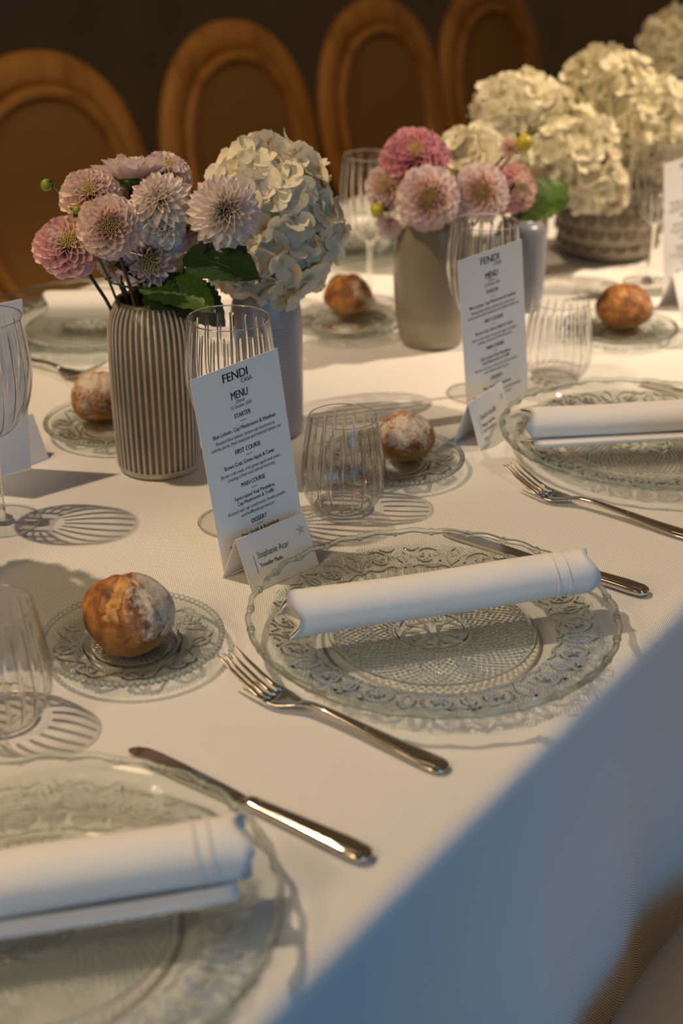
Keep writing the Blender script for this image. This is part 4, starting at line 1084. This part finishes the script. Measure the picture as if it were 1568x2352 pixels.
def hydrangea(center, rx, ry, rz, base, label, group, mat='white', n=190, fr=.0155, seed=0, stem='stem'):
    rnd = random.Random(seed); base = Vector(base); root = empty('hydrangea', base); c = Vector(center) - base
    V = []; F = []
    core = lathe('flower_core', [(math.sin(PI * k / 12), -math.cos(PI * k / 12)) for k in range(13)], 20)
    obj('flower_core', core, M['core'], root, Matrix.Translation(c) @ Matrix.Diagonal((rx * .74, ry * .74, rz * .74, 1)))
    for i in range(n):
        zz = 1 - 1.88 * (i + .5) / n; r = math.sqrt(max(0, 1 - zz * zz)); th = i * 2.399963
        d = Vector((r * math.cos(th) + rnd.gauss(0, .05), r * math.sin(th) + rnd.gauss(0, .05), zz + rnd.gauss(0, .05))).normalized()
        sc = rnd.uniform(.86, 1.02); bump = 1 + .06 * math.sin(5 * th + 3 * zz + seed) * r
        p = Vector((d.x * rx, d.y * ry, d.z * rz)) * (sc * bump * .93)
        nrm = (Vector((d.x / rx, d.y / ry, d.z / rz)).normalized() + Vector((rnd.gauss(0, .34), rnd.gauss(0, .34), rnd.gauss(0, .34)))).normalized()
        m = nrm.to_track_quat('Z', 'Y').to_matrix().to_4x4() @ Matrix.Rotation(rnd.uniform(0, PI), 4, 'Z')
        s = fr * rnd.uniform(.80, 1.18)
        obj('floret', FLM[rnd.randrange(6)], HM[mat], root, Matrix.Translation(c + p) @ m @ Matrix.Diagonal((s, s, s, 1)))
    mb = MB(); mb.tube(stem_pts((0, 0, 0), c), .0028, 8); mb.build('stem', M[stem], root)
    return tag(root, label, 'flower', group)
def leaf_mesh(name, serr=True):
    V = []; F = []; nv = 22; nu = 6
    for j in range(nv + 1):
        v = j / nv; w = .34 * math.sin(PI * v ** .82) ** .85 * (1 + (.06 * (1 if j % 2 else -1) if serr else 0)) + .006
        for i in range(nu + 1):
            u = 2 * i / nu - 1; V.append((u * w, v, .30 * abs(u) * w + .16 * v * v * -1 + .012 * math.sin(v * 40) * abs(u)))
    for j in range(nv):
        for i in range(nu): a = j * (nu + 1) + i; F.append((a, a + 1, a + nu + 2, a + nu + 1))
    return mesh(name, V, F)
LEAFM = leaf_mesh('leaf')
def leaf(base, tip, up, mat, root, width=1.0):
    base, tip = Vector(base), Vector(tip); d = tip - base; L = d.length
    mt = Matrix.Translation(base) @ basis(d, Vector(up)) @ Matrix.Diagonal((L * width, L, L, 1)); o = obj('leaf', LEAFM, M[mat], root, mt)
    mb = MB(); mb.tube([(0, .0, .002), (0, .5, -.035), (0, .98, -.15)], [.012, .008, .003], 5); v = mb.build('midrib', M['stem'], o); return o
def leaf_sprig(base, leaves, label, group):
    base = Vector(base); root = empty('leaf_sprig', base)
    for a, b, up, mat, w in leaves:
        a = Vector(a) - base; b = Vector(b) - base; leaf(a, b, up, mat, root, w)
        mb = MB(); mb.tube(stem_pts((0, 0, 0), a), .0014, 6); mb.build('stem', M['stem'], root)
    return tag(root, label, 'leaves', group)
def bud(center, r, axis, base, label, group, mat='bud'):
    base = Vector(base); root = empty('flower_bud', base); c = Vector(center) - base; axis = Vector(axis).normalized()
    m = lathe('bud_head', [(0, -1), (.5, -.92), (.9, -.5), (1, 0), (.88, .5), (.5, .85), (0, 1.0)], 20)
    q = axis.to_track_quat('Z', 'Y').to_matrix().to_4x4(); obj('bud_head', m, M[mat], root, Matrix.Translation(c) @ q @ Matrix.Diagonal((r, r, r * 1.12, 1)))
    for k in range(3):
        d = q.to_3x3() @ Vector((math.cos(k * 2.1), math.sin(k * 2.1), -.3)); leaf(c - axis * r * .8, c - axis * r * .5 + d * r * 1.5, axis, 'leaf', root, .8)
    mb = MB(); mb.tube(stem_pts((0, 0, 0), c - axis * r), .0013, 6); mb.build('stem', M['stem'], root)
    return tag(root, label, 'flower bud', group)

Yv = vs1.y; camdir = lambda p: (Vector((0, 0, T + CAMZ)) - Vector(p)).normalized()
RX = Vector((1, 0, 0)); RU = Vector((0, .43, .9))
def facing(p, right, up, away=0.): return camdir(p) * (1 - away) + RX * right + RU * up
VB = lambda v, k: Vector((VP[v].x + .012 * math.cos(k * 2.4), VP[v].y + .012 * math.sin(k * 2.4), T + .014))
def D(px, py, rpx, dy, right, up, style, mats, k, label, vase='ribbed', grp='pale dahlias in the ribbed vase', away=0., **kw):
    p = unprojY(px, py, VP[vase].y + dy); r = rpx * depth(p) / FPX
    return dahlia(p, r, facing(p, right, up, away), style, mats, VB(vase, k), label, seed=k, group=grp, **kw)
pk, pc, li, lp, wh, dp = M['p_pink'], M['p_peach'], M['p_lilac'], M['p_lilacpink'], M['p_white'], M['p_deep']
D(156, 558, 80, -.035, .05, .42, 'round', (pc, pk), 1, 'strong pink dahlia lowest at the left of the ribbed vase')
D(250, 520, 76, -.062, .0, .05, 'round', (pc, pc), 2, 'round peach pink dahlia facing the camera, centre of the pale bunch', n=120)
D(205, 440, 74, -.02, -.12, .45, 'round', (pc, pc), 3, 'peach pink dahlia with yellow centre, upper left of the pale bunch')
D(298, 402, 98, .01, -.05, 1.6, 'point', (lp, lp), 4, 'upright white lilac dahlia seen from its side at the top', away=.75, maxphi=62, n=64)
D(382, 388, 70, .045, .15, .75, 'round', (lp, lp), 5, 'lilac pink dahlia at the top behind the upright one', away=.2)
D(362, 455, 82, -.03, -.25, .30, 'point', (li, li), 6, 'white dahlia with lilac tips left of the largest pale bloom', disc=False, n=100)
D(440, 520, 66, .005, .55, .25, 'point', (lp, lp), 7, 'lilac dahlia wedged below and left of the largest pale bloom', n=86)
D(518, 482, 94, -.045, .10, .10, 'point', (li, li), 8, 'largest white lilac dahlia in front of the hydrangea', disc=False, n=120)
D(378, 520, 62, -.03, .25, -.2, 'round', (wh, wh), 9, 'small creamy wilted dahlia under the white lilac bloom', n=64, disc=False)
D(342, 598, 102, -.020, .05, -.45, 'point', (lp, lp), 10, 'lilac dahlia hanging face down over the vase mouth', n=86)
D(290, 480, 58, .02, -.1, .2, 'round', (pc, lp), 14, 'pink dahlia half hidden behind the round peach one')
D(262, 610, 52, -.01, -.25, -.35, 'point', (lp, lp), 15, 'pale lilac bloom tucked under the round peach dahlia', n=60)
gB = 'greenery of the pale bunch'
p_ = unprojY(106, 425, Yv); bud(p_, 13 * depth(p_) / FPX, (-.3, -.2, -.8), VB('ribbed', 11), 'glossy green bud at the far left of the pale bunch', gB)
p_ = unprojY(176, 483, Yv - .05); bud(p_, 10 * depth(p_) / FPX, (.5, -.5, .5), VB('ribbed', 12), 'small green bud between the two peach dahlias', gB)
u_ = lambda x, y, dy: unprojY(x, y, Yv + dy)
leaf_sprig(VB('ribbed', 13), [(u_(425, 585, -.02), u_(590, 618, -.055), (.1, -.5, .85), 'leaf', 1.15), (u_(330, 648, -.01), u_(488, 690, -.065), (.1, -.4, .9), 'leaf_light', .95), (u_(395, 668, .0), u_(520, 735, -.02), (.3, -.5, .8), 'leaf', 1.3), (u_(350, 640, .0), u_(275, 600, -.03), (.1, -.6, .8), 'leaf', 1.0), (u_(345, 660, -.01), u_(400, 700, -.05), (.0, -.8, .5), 'leaf', 1.1)], 'dark green serrated leaves spilling over the ribbed vase', gB)
mb = MB(); w0 = u_(355, 665, -.01); lp_ = [u_(355, 664, -.01), u_(300, 661, -.03), (u_(258, 650, -.03)), u_(243, 640, -.02), u_(262, 636, .0), u_(300, 646, .01), u_(330, 658, .0)]
mb.tube([q - w0 for q in [Vector(w) for w in lp_]], .0012, 6); wi = mb.build('florist_wire', M['wire']); wi.location = w0; tag(wi, 'green wire loop at the mouth of the ribbed vase', 'wire')
hc = unprojY(617, 515, vs2.y - .005); dpt = depth(hc)
hydrangea(hc, 168 * dpt / FPX, 150 * dpt / FPX, 196 * dpt / FPX, Vector((vs2.x, vs2.y, T + .012)), 'very large white hydrangea behind the pale dahlias', 'white hydrangeas', n=250, fr=.0165, seed=2)
# second bunch
g2 = 'pink dahlias in the round grey vase'
D(955, 352, 84, .005, .05, .55, 'round', (dp, dp), 21, 'deep pink dahlia highest in the grey vase', 'pot', g2)
D(885, 425, 56, .0, -.2, .35, 'round', (pc, lp), 22, 'pink dahlia with yellow centre at the left of the grey vase', 'pot', g2)
D(985, 452, 78, -.05, .0, .05, 'round', (pc, lp), 23, 'pink dahlia facing the camera above the grey vase', 'pot', g2)
D(1105, 440, 70, -.03, .08, .05, 'round', (pc, lp), 24, 'pink dahlia above the blurred wine glass', 'pot', g2)
D(1190, 432, 62, .02, .6, .0, 'round', (pc, pk), 25, 'half hidden pink dahlia next to a dark green leaf', 'pot', g2)
D(896, 515, 36, -.02, -.1, -.7, 'round', (lp, lp), 26, 'small pink bloom drooping left of the grey vase', 'pot', g2, n=40, disc=False, maxphi=80)
D(1170, 340, 30, .02, -.3, .2, 'point', (pc, pc), 27, 'small peach bloom beside the yellow bud', 'pot', g2, n=34, disc=False, maxphi=80)
p_ = unprojY(866, 482, VP['pot'].y - .02); bud(p_, 17 * depth(p_) / FPX, (-.2, -.8, .1), VB('pot', 28), 'yellow green bud left of the pink dahlias', g2, 'bud_yellow')
p_ = unprojY(1204, 328, VP['pot'].y + .01); bud(p_, 20 * depth(p_) / FPX, (.1, -.9, .2), VB('pot', 29), 'yellow bud in front of the cream hydrangeas', g2, 'bud_yellow')
u2 = lambda x, y, dy: unprojY(x, y, VP['pot'].y + dy)
leaf_sprig(VB('pot', 30), [(u2(1190, 505, .03), u2(1300, 405, .06), (-.5, -.7, .5), 'leaf_light', 1.25), (u2(1215, 490, .05), u2(1310, 440, .08), (0, -.5, .8), 'leaf', .9)], 'broad green leaves right of the pink dahlias', g2)
h2 = unprojY(1085, 385, VP['blue'].y - .01); d2 = depth(h2)
hydrangea(h2, 88 * d2 / FPX, 80 * d2 / FPX, 92 * d2 / FPX, Vector((VP['blue'].x, VP['blue'].y, T + .012)), 'creamy hydrangea between the pink dahlias', 'white hydrangeas', 'cream', 110, .016, 5)
# third bunch
def H(px, py, rx, rz, Y, base, label, k, n=150, fr=.0165, mat='cream'):
    c = unprojY(px, py, Y); d = depth(c); hydrangea(c, rx * d / FPX, (rx + rz) / 2 * d / FPX * .9, rz * d / FPX, base, label, 'white hydrangeas', mat, n, fr, k)
tanb = Vector((VP['tan'].x, VP['tan'].y, T + .012)); bo = VP['bowl']; bb = lambda k: Vector((bo.x + .035 * math.cos(k), bo.y + .035 * math.sin(k), T + .014))
H(1195, 258, 108, 84, VP['tan'].y + .06, tanb, 'cream hydrangea at the upper middle above the yellow bud', 31)
H(1300, 360, 135, 112, bo.y - .075, bb(.3), 'white hydrangea low over the scale patterned bowl', 32, 170)
H(1395, 225, 118, 112, bo.y + .03, bb(1.5), 'tall cream hydrangea rising above the scale patterned bowl', 33, 170)
H(1500, 300, 118, 120, bo.y - .02, bb(2.6), 'cream hydrangea behind the blurred wine glass at the right', 34, 170)
H(1560, 100, 90, 82, bo.y + .55, W(1.75, .53, .002), 'cream hydrangea in the top right corner', 35, 120, .018)
H(1370, 430, 70, 60, bo.y - .10, bb(4.0), 'small white hydrangea hanging over the front of the bowl', 36, 70, .0165, 'white')
vs7 = W(1.75, .53); f7 = obj('tan_vase', lathe('far_vase_body', vase_shell([(0, 0), (.04, 0)] + smoothprof([(.042, .004), (.045, .08), (.04, .15), (.03, .17)], 5)), 48), M['tan']); f7.location = vs7
tag(f7, 'tan vase below the top right hydrangea, mostly hidden', 'vase')
# bunch just outside the left border; it throws the big shadow beside the nearest roll
vs8 = Vector((-.40, 1.055, T)); f8 = obj('blue_grey_vase', lathe('side_vase_body', vase_shell([(0, 0), (.04, 0)] + smoothprof([(.042, .004), (.045, .08), (.04, .14), (.03, .16)], 5)), 48), M['bluegrey']); f8.location = vs8
tag(f8, 'blue grey vase just beyond the left edge', 'vase')
hydrangea(vs8 + Vector((0.02, .01, .235)), .08, .08, .075, vs8 + Vector((0, 0, .012)), 'white hydrangea just beyond the left edge', 'white hydrangeas', 'white', 90, .019, 40)

# lamp light bent by the smooth wine glasses and tumblers falls on the cloth as caustics
for l in bpy.data.lights:
    if l.type == 'SPOT': l.cycles.is_caustics_light = True
for o in bpy.data.objects:
    if o.type == 'MESH' and o.name.split('.')[0] in ('flute', 'base_ring', 'stem'): o.cycles.is_caustics_caster = True
cl.cycles.is_caustics_receiver = True
